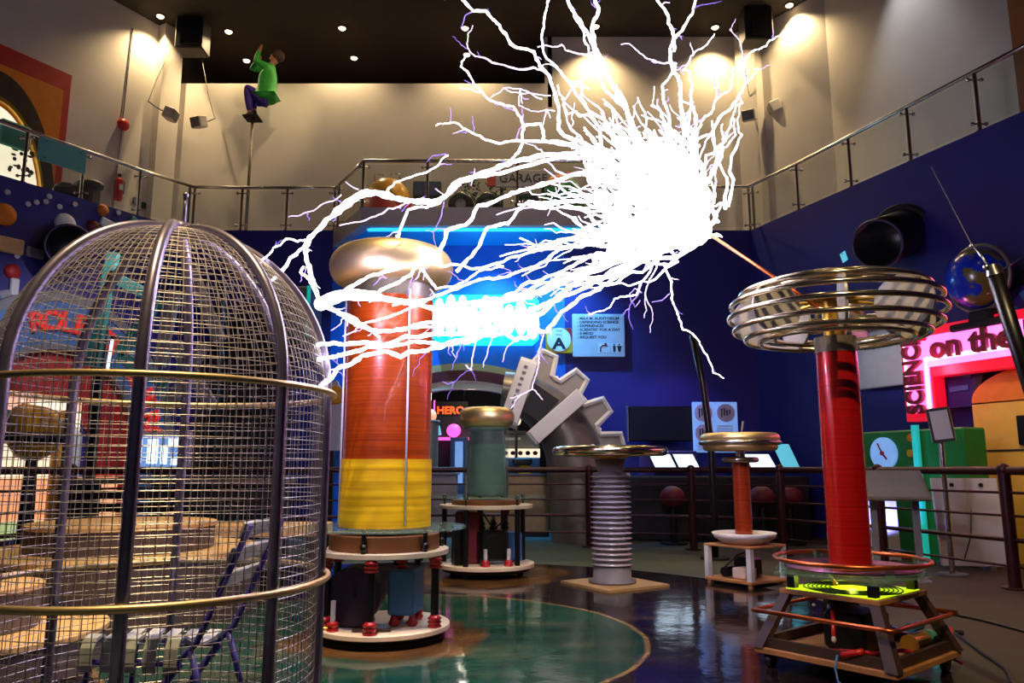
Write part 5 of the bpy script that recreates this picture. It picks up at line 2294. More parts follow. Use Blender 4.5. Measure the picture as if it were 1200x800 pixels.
# ================================================================== RED COIL ON ITS TROLLEY
RX, RY, RA = 2.09, 4.9, R(40)
t = thing('tesla_coil', 'glossy red coil with a toroid of stacked metal rings on a black trolley', 'tesla coil', (RX, RY, 0), RA, group='tesla coils')
# castors and base board
for x in (-.36, .36):
    for y in (-.36, .36):
        m = MB()
        m.cyl((x, y - 0.018, 0.04), (x, y + 0.018, 0.04), 0.04, n=16)
        m.box((x, y, 0.075), (0.06, 0.06, 0.03))
        m.build('castor', M['black'], t)
m = MB()
m.box((0, 0, 0.105), (0.86, 0.86, 0.035), bev=0.004)
m.build('base_board', M['wood'], t)
for x in (-1, 1):
    for y in (-1, 1):
        a, b = Vector((x * .405, y * .405, 0.12)), Vector((x * .275, y * .275, 0.44))
        m = MB()
        m.add([a + Vector(q) for q in ((-.035, -.035, 0), (.035, -.035, 0), (.035, .035, 0), (-.035, .035, 0))] + [b + Vector(q) for q in ((-.03, -.03, 0), (.03, -.03, 0), (.03, .03, 0), (-.03, .03, 0))],
              [(3, 2, 1, 0), (4, 5, 6, 7), (0, 1, 5, 4), (1, 2, 6, 5), (2, 3, 7, 6), (3, 0, 4, 7)])
        m.build('leg', M['darkwood'], t)
m = MB()
for s in (-1, 1):
    m.box((s * .39, 0, 0.15), (0.03, 0.76, 0.06))
    m.box((0, s * .39, 0.15), (0.76, 0.03, 0.06))
m.build('lower_frame', M['darkwood'], t)
m = MB()
m.box((0, 0, 0.452), (0.62, 0.62, 0.028), bev=0.003)
m.build('middle_board', M['wood'], t)
m = MB()
m.box((0, 0, 0.4685), (0.56, 0.56, 0.005))
led = m.build('green_light_panel', M['ledgreen'], t)
m = MB()
for k in range(7):
    m.torus((0, 0, 0.472), 0.13 + 0.025 * k, 0.005, 48, 6)
m.build('spiral_tracks', M['black'], led)
for x in (-1, 1):
    for y in (-1, 1):
        m = MB()
        m.box((x * .25, y * .25, 0.508), (0.05, 0.05, 0.075))
        m.build('spacer', M['black'], t)
m = MB()
m.box((0, 0, 0.556), (0.66, 0.66, 0.024), bev=0.002)
m.build('clear_board', M['acrylic'], t)
m = MB()
m.disc((0, 0), 0.44, 0.573, 0.583, 64, 0.16)
m.build('clear_ring', M['acrylic'], t)
m = MB()
for k in range(9):
    m.torus((0, 0, 0.60), 0.19 + 0.025 * k, 0.0065, 64, 6)
m.build('primary_turns', M['pinkcu'], t)
m = MB()
m.torus((0, 0, 0.645), 0.445, 0.014, 72, 10)
m.build('strike_ring', M['copper'], t)
for k in range(8):
    a = R(45 * k + 10)
    m = MB()
    m.box((0, 0, 0), (0.012, 0.05, 0.09), m=Matrix.Translation((0.425 * math.cos(a), 0.425 * math.sin(a), 0.605)) @ Matrix.Rotation(a, 4, 'Z'))
    m.build('ring_support', M['acrylic'], t)
m = MB()
a0 = R(190)
m.tube([(0.445 * math.cos(a0 + .9), 0.445 * math.sin(a0 + .9), 0.645), (-.33, -.02, 0.60), (-.25, -.03, 0.52)], 0.012, 8)
m.build('ring_lead', M['copper'], t)
point('led_light', (RX, RY, 0.515), (0.75, 1.0, 0.1), 2.0, 0.02)
# square copper pipe loop round the trolley, open at one corner
q = 0.425
m = MB()
m.tube([(q - .09, -q, 0.335), (-q + .06, -q, 0.335), (-q, -q, 0.335), (-q, -q + .06, 0.335), (-q, q, 0.335), (q, q, 0.335), (q, -q, 0.335), (q, -q, 0.335)], 0.014, 8)
m.build('copper_loop', M['copper'], t)
# winding
m = MB()
m.cyl((0, 0, 0.57), (0, 0, 1.93), 0.125, n=56)
m.build('red_winding', M['red_coil'], t)
m = MB()
m.cyl((0, 0, 1.93), (0, 0, 2.03), 0.129, n=48)
m.build('clear_collar', M['taupe'], t)
m = MB()
m.torus((0, 0, 0.585), 0.133, 0.012, 48, 8)
m.build('foot_collar', M['copper'], t)
m = MB()
m.cyl((0, 0, 2.03), (0, 0, 2.30), 0.07, n=20)
m.disc((0, 0), 0.16, 2.27, 2.29, 32)
for k in range(8):
    a = R(45 * k)
    m.cyl((0, 0, 2.28), (0.36 * math.cos(a), 0.36 * math.sin(a), 2.24), 0.012, n=8)
m.build('hub', M['brass'], t)
# ring toroid
CZ, CR, EA, EB = 2.19, 0.465, 0.19, 0.172
for k in range(9):
    a = R(112 - 29 * k)
    rr, zz = CR + EA * math.cos(a), CZ + EB * math.sin(a)
    m = MB()
    m.torus((0, 0, zz), rr, 0.0175, 84, 10)
    m.build('toroid_ring', M['bright'], t)
for k in range(7):
    a = R(360 / 7 * k + 8)
    m = MB()
    T = Matrix.Rotation(a, 4, 'Z') @ Matrix.Translation((CR, 0, CZ)) @ Matrix.Rotation(PI / 2, 4, 'X')
    m.prism([((EA - .004) * math.cos(2 * PI * i / 36), (EB - .004) * math.sin(2 * PI * i / 36)) for i in range(36)], -0.008, 0.008, m=T)
    m.build('support_plate', M['frost'], t)
# breakout rod that throws the sparks
TIP = at(834, 276, 5.25)
inv = (Matrix.Translation((RX, RY, 0)) @ Matrix.Rotation(RA, 4, 'Z')).inverted()
m = MB()
m.tube([inv @ at(962, 362, 4.75), inv @ at(915, 330, 4.9), inv @ TIP], 0.012, 8)
m.build('breakout_rod', M['copper'], t)
# equipment on the trolley
m = MB()
m.box((-0.02, -0.02, 0.24), (0.34, 0.26, 0.22), bev=0.02)
m.build('black_case', M['black'], t)
m = MB()
m.cyl((0.18, 0.10, 0.29), (0.18, 0.22, 0.29), 0.10, n=28)
m.build('dark_fan', M['black'], t)
m = MB()
m.cyl((0.22, -0.30, 0.185), (0.04, -0.30, 0.185), 0.055, n=24)
m.build('gold_capacitor', M['brass'], t)
m = MB()
m.cyl((0.20, -0.30, 0.275), (0.06, -0.30, 0.275), 0.028, n=18)
m.build('blue_capacitor', M['bluebox'], t)
m = MB()
m.cyl((0.26, -0.31, 0.20), (0.31, -0.31, 0.20), 0.04, n=16)
m.build('cyan_plug', M['tealsign'], t)
m = MB()
m.tube([(0.31, -0.31, 0.20), (0.38, -0.34, 0.19), (0.44, -0.36, 0.15), (0.47, -0.38, 0.11)], 0.010, 8)
m.build('white_lead', M['white'], t)
m = MB()
m.tube([(-0.34, -0.18, 0.14), (-0.38, -0.05, 0.17), (-0.33, -0.30, 0.19), (-0.20, -0.36, 0.20), (0.0, -0.38, 0.15)], 0.012, 8)
m.build('red_lead', M['extred'], t)
m = MB()
m.tube([(-0.41, -0.12, 0.16), (-0.40, -0.24, 0.20)], 0.018, 8)
m.build('red_clip', M['extred'], t)
m = MB()
m.tube([(0.46, -0.37, 0.24), (0.47, -0.37, 0.05), (0.50, -0.40, 0.03)], 0.010, 8)
m.build('red_lead', M['extred'], t)
m = MB()
m.tube([(-0.22, 0.02, 0.36), (-0.26, 0.0, 0.28), (-0.30, -0.02, 0.22)], 0.012, 8)
m.build('red_lead', M['extred'], t)
m = MB()
m.tube([(-0.42, -0.10, 0.16), (-0.455, -0.10, 0.10), (-0.47, -0.12, 0.03), (-0.50, -0.2, 0.008)], 0.007, 6)
m.build('blue_lead', M['bluebox'], t)
m = MB()
m.sphere((-0.28, 0.10, 0.39), (0.02, 0.012, 0.01), 10, 6)
m.sphere((-0.30, -0.02, 0.215), (0.014, 0.014, 0.02), 10, 6)
m.box((-0.26, -0.33, 0.15), (0.08, 0.05, 0.03), rz=0.3)
m.build('terminal', M['lightgrey'], t)

# ================================================================== WIRE CAGE
CX, CY, CR_ = -1.62, 3.6, 0.72
ZR, ZL, ZA = 1.55, 0.70, 2.33
t = thing('wire_cage', 'large domed bird-cage of steel tubes and wire mesh at the left', 'cage', (CX, CY, 0))
PH0 = 16.5


def dome(u):                     # u 0..1 from the upper ring to the apex: radius, height
    a = u * PI / 2
    return CR_ * math.cos(a), ZR + (ZA - ZR) * math.sin(a)


for k in range(8):
    a = R(PH0 + 45 * k)
    sx, sy = math.sin(a), -math.cos(a)
    pts = [(sx * (CR_ + .012), sy * (CR_ + .012), 0.0), (sx * (CR_ + .012), sy * (CR_ + .012), 0.8)]
    for i in range(21):
        r_, z_ = dome(i / 20 * 0.965)
        pts.append((sx * (r_ + .012), sy * (r_ + .012), z_ + .006))
    m = MB()
    m.tube(pts, 0.0245, 12)
    m.build('rib', M['cage'], t)
for z, rr in ((ZR, 0.014), (ZL, 0.016), (0.035, 0.02)):
    m = MB()
    m.torus((0, 0, z), CR_ + 0.045, rr, 96, 10)
    m.build('hoop', M['alu'] if z > 0.5 else M['cage'], t)
m = MB()
m.lathe([(0.001, ZA + .05), (0.045, ZA + .045), (0.06, ZA + .02), (0.055, ZA - .02), (0.001, ZA - .03)], n=24)
m.build('cap', M['cage'], t)
m = MB()
m.tube([(0.02, 0, ZA + .04), (0.02, 0, ZA + .19)], 0.009, 8)
m.sphere((0.02, 0, ZA + 0.19), 0.014, 10, 6)
m.build('finial', M['cage'], t)
NW = 120
m = MB()
for k in range(NW):
    a = 2 * PI * k / NW
    sx, sy = math.sin(a) * CR_, -math.cos(a) * CR_
    m.tube([(sx, sy, 0.03), (sx, sy, ZR)], 0.0020, 4, smooth=False)
z = 0.05
while z < ZR:
    m.tube([(CR_ * math.cos(2 * PI * i / 72), CR_ * math.sin(2 * PI * i / 72), z) for i in range(72)], 0.0020, 4, closed=True, smooth=False)
    z += 0.041
m.build('wall_mesh', M['wire'], t)
m = MB()
for k in range(NW):
    a = 2 * PI * k / NW
    um = 0.97 if k % 4 == 0 else (0.80 if k % 2 == 0 else 0.60)
    pts = []
    for i in range(19):
        r_, z_ = dome(um * i / 18)
        pts.append((math.sin(a) * r_, -math.cos(a) * r_, z_))
    m.tube(pts, 0.0021, 4, smooth=False)
u = 0.0
while u < 0.95:
    r_, z_ = dome(u)
    m.tube([(r_ * math.cos(2 * PI * i / 60), r_ * math.sin(2 * PI * i / 60), z_) for i in range(60)], 0.0021, 4, closed=True, smooth=False)
    u += 0.036
m.build('dome_mesh', M['wire'], t)

# chair in the cage
t = thing('slatted_chair', 'white slatted chair on a purple tube frame inside the wire cage', 'chair', (-1.66, 3.86, 0), R(-4))
m = MB()
for y in (-.2, .2):
    m.tube([(-0.27, y, 0.02), (-0.25, y, 0.33), (0.16, y, 0.33), (0.25, y, 0.42), (0.47, y, 0.94)], 0.015, 8)
    m.tube([(0.18, y, 0.33), (0.05, y, 0.16), (0.02, y, 0.02)], 0.017, 8)
    m.tube([(0.22, y, 0.40), (0.34, y, 0.02)], 0.015, 8)
for x, z in ((-0.27, 0.02), (0.02, 0.02), (0.34, 0.02)):
    m.tube([(x, -.2, z), (x, .2, z)], 0.015, 8)
m.build('frame', M['purple'], t)
for k in range(5):
    x = -0.235 + 0.098 * k
    m = MB()
    prof = [(-0.24, 0.35), (-0.25, 0.38), (-0.247, 0.44), (-0.225, 0.48), (-0.18, 0.49), (-0.1, 0.45), (0.0, 0.42), (0.12, 0.42), (0.2, 0.44)]
    vs, fs = [], []
    for i, (y, z) in enumerate(prof):
        for (dx, dz) in ((-.031, 0), (.031, 0), (.031, -.014), (-.031, -.014)):
            vs.append((x + dx, y, z + dz - 0.04))
    for i in range(len(prof) - 1):
        for j in range(4):
            j2 = (j + 1) % 4
            fs.append((i * 4 + j, i * 4 + j2, i * 4 + 4 + j2, i * 4 + 4 + j))
    fs += [(3, 2, 1, 0), tuple(4 * len(prof) - 4 + j for j in range(4))]
    m.add(vs, fs)
    m.build('seat_slat', M['slat'], t)
for k in range(3):
    f = 0.52 + 0.22 * k
    x, z = 0.25 + 0.22 * f, 0.42 + 0.52 * f
    m = MB()
    m.box((0, 0, 0), (0.02, 0.44, 0.075), m=Matrix.Translation((x - 0.02, 0, z)) @ Matrix.Rotation(0.36, 4, 'Y'), bev=0.006)
    m.build('back_slat', M['slat'], t)

# ================================================================== CLIMBING FIGURE ON A TALL POLE
FY = 16.15
foot = at(296, 138, FY)
t = thing('tall_pole', 'thin tall pole rising from the balcony under the climbing figure', 'pole', (at(288, 272, FY).x, FY, PAR_Z0))
m = MB()
top = foot - Vector((t.location.x, FY, PAR_Z0)) + Vector((0, 0, 0.0))
m.tube([(0, 0, 0), top * 0.5, top], 0.035, 10)
m.build('shaft', M['taupe'], t)
m = MB()
m.disc((0, 0), 0.22, 0, 0.03, 24)
m.build('base', M['midgrey'], t)
m = MB()
m.box((top.x, 0, top.z - 0.015), (0.34, 0.36, 0.03))
m.build('foot_plate', M['blackmatt'], t)


def skin(name, joints, edges, material, parent, levels=2):
    """joints: name -> (point, radius); one continuous skinned surface"""
    keys = list(joints)
    me = bpy.data.meshes.new(name)
    me.from_pydata([tuple(joints[k][0]) for k in keys], [(keys.index(a), keys.index(b)) for a, b in edges], [])
    o = bpy.data.objects.new(name, me)
    COL.objects.link(o)
    o.parent = parent
    md = o.modifiers.new('skin', 'SKIN')
    md.use_smooth_shade = True
    lay = me.skin_vertices[0].data if len(me.skin_vertices) else None
    if lay is None:
        bpy.context.view_layer.objects.active = o
    for i, k in enumerate(keys):
        rr = joints[k][1]
        lay[i].radius = (rr, rr)
        lay[i].use_root = (i == 0)
    sd = o.modifiers.new('sub', 'SUBSURF')
    sd.levels = sd.render_levels = levels
    me.materials.append(material)
    return o


def F(px, py, dy=0.0):
    return at(px, py, FY + dy) - foot


t = thing('person', 'figure in a green hooded jacket and purple trousers crouching on the tall pole, arms up', 'person', foot)
J = {
    'pelvis': (F(309, 117), 0.15), 'belly': (F(313, 104), 0.155), 'chest': (F(315, 88), 0.17), 'neck0': (F(318, 78), 0.08),
    'neck': (F(320, 74), 0.065), 'head0': (F(322, 71), 0.095), 'head1': (F(324, 67), 0.115), 'crown': (F(326, 63), 0.09),
    'sh_l': (F(314, 78, -0.17), 0.085), 'el_l': (F(300, 72, -0.22), 0.062), 'wr_l': (F(304, 59, -0.16), 0.04), 'hd_l': (F(306, 56, -0.14), 0.042),
    'sh_r': (F(314, 79, 0.17), 0.085), 'el_r': (F(294, 81, 0.20), 0.062), 'wr_r': (F(301, 73, 0.14), 0.04), 'hd_r': (F(304, 70, 0.12), 0.042),
    'hip_l': (F(307, 117, -0.10), 0.12), 'kn_l': (F(289, 101, -0.14), 0.085), 'an_l': (F(293, 131, -0.10), 0.05), 'to_l': (F(288, 136.5, -0.10), 0.035),
    'hip_r': (F(307, 117, 0.10), 0.12), 'kn_r': (F(292, 103, 0.14), 0.09), 'an_r': (F(298, 129, 0.10), 0.05), 'to_r': (F(292, 135, 0.10), 0.035),
}
E_ = [('pelvis', 'belly'), ('belly', 'chest'), ('chest', 'neck0'), ('neck0', 'neck'), ('neck', 'head0'), ('head0', 'head1'), ('head1', 'crown'),
      ('chest', 'sh_l'), ('sh_l', 'el_l'), ('el_l', 'wr_l'), ('wr_l', 'hd_l'), ('chest', 'sh_r'), ('sh_r', 'el_r'), ('el_r', 'wr_r'), ('wr_r', 'hd_r'),
      ('pelvis', 'hip_l'), ('hip_l', 'kn_l'), ('kn_l', 'an_l'), ('an_l', 'to_l'), ('pelvis', 'hip_r'), ('hip_r', 'kn_r'), ('kn_r', 'an_r'), ('an_r', 'to_r')]
for s in ('l', 'r'):
    h, w_ = Vector(J['hd_' + s][0]), Vector(J['wr_' + s][0])
    d = (h - w_).normalized()
    side = Vector((0, 1, 0))
    fw = d.cross(side)
    for i, L_ in enumerate((0.075, 0.09, 0.085, 0.07)):
        b0 = h + side * (0.03 - 0.02 * i) + d * 0.03
        J[f'f{i}a_{s}'] = (b0 + d * L_ * .5 + fw * 0.015, 0.010)
        J[f'f{i}b_{s}'] = (b0 + d * L_ * .7 + fw * 0.05, 0.009)
        E_ += [('hd_' + s, f'f{i}a_{s}'), (f'f{i}a_{s}', f'f{i}b_{s}')]
    J[f'th_{s}'] = (h + side * 0.06 + d * 0.02 + fw * 0.04, 0.011)
    E_ += [('wr_' + s, f'th_{s}')]
skin('body', J, E_, M['skin'], t)
hm = F(324, 67)
m = MB()
m.sphere(hm + Vector((0.04, 0, 0.03)), (0.145, 0.135, 0.15), 20, 14)
m.build('hair', M['hair'], t)
m = MB()
m.sphere(hm + Vector((-0.09, 0, -0.03)), (0.05, 0.075, 0.10), 14, 10)
m.sphere(hm + Vector((-0.145, 0, -0.03)), (0.018, 0.016, 0.025), 8, 6)
m.build('face', M['skin'], t)
g_ = 1.22
Jk = {k: (J[k][0], J[k][1] * g_) for k in ('belly', 'chest', 'pelvis', 'neck0', 'sh_l', 'el_l', 'wr_l', 'sh_r', 'el_r', 'wr_r')}
Jk['hem'] = (F(312, 121.5), 0.27)
Jk['pelvis'] = (F(312, 113), 0.255)
Jk['belly'] = (F(313, 103), 0.22)
Jk['hood'] = (F(320, 76), 0.12)
skin('jacket', Jk, [('belly', 'chest'), ('chest', 'neck0'), ('neck0', 'hood'), ('belly', 'pelvis'), ('pelvis', 'hem'), ('chest', 'sh_l'), ('sh_l', 'el_l'), ('el_l', 'wr_l'), ('chest', 'sh_r'), ('sh_r', 'el_r'), ('el_r', 'wr_r')], M['jacket'], t)
Jt = {k: (J[k][0], J[k][1] * (1.2 if k[:2] == 'kn' else (1.5 if k[:2] == 'an' else 0.95))) for k in ('pelvis', 'hip_l', 'kn_l', 'an_l', 'hip_r', 'kn_r', 'an_r')}
skin('trousers', Jt, [('pelvis', 'hip_l'), ('hip_l', 'kn_l'), ('kn_l', 'an_l'), ('pelvis', 'hip_r'), ('hip_r', 'kn_r'), ('kn_r', 'an_r')], M['trousers'], t)
for s in ('l', 'r'):
    a, b = Vector(J['an_' + s][0]), Vector(J['to_' + s][0])
    m = MB()
    m.tube([a + Vector((0.05, 0, -0.05)), a + Vector((0, 0, -0.06)), b, b + (b - a).normalized() * 0.05], [0.045, 0.06, 0.052, 0.03], 12)
    m.build('shoe', M['shoe'], t)

# ================================================================== LIGHTNING
random.seed(21)
LT = thing('lightning_discharge', 'huge branching white and violet lightning discharge from the rod of the red coil', 'lightning', TIP)


def jag(pts, amp, depth=3):
    """midpoint displacement of a 3-D polyline"""
    for _ in range(depth):
        out = [pts[0]]
        for a, b in zip(pts[:-1], pts[1:]):
            d = b - a
            L_ = d.length
            mid = (a + b) / 2
            if L_ > 0.035:
                n = d.cross(Vector((random.uniform(-1, 1), random.uniform(-1, 1), random.uniform(-1, 1))))
                if n.length > 1e-6:
                    mid = mid + n.normalized() * L_ * amp * random.uniform(-1, 1)
                out.append(mid)
            out.append(b)
        pts = out
    return pts


def trace(px, y0, y1):
    k = len(px)
    out = []
    for i, (x, y) in enumerate(px):
        f = i / (k - 1)
        out.append(at(x, y, y0 + (y1 - y0) * f))
    return out


def bolt(m, pts, w0, w1, amp=0.17, depth=3, n=5):
    """w0, w1: widths in pixels of the frame at the bolt's own distance"""
    pts = jag(pts, amp, depth)
    k = len(pts)
    rad = []
    for i, p in enumerate(pts):
        f = i / (k - 1)
        wpx = (w0 + (w1 - w0) * f) * random.uniform(0.72, 1.2)
        rad.append(max(0.0012, 0.5 * wpx * p.y / FOC))
    m.tube([p - TIP for p in pts], rad, n)
    return pts


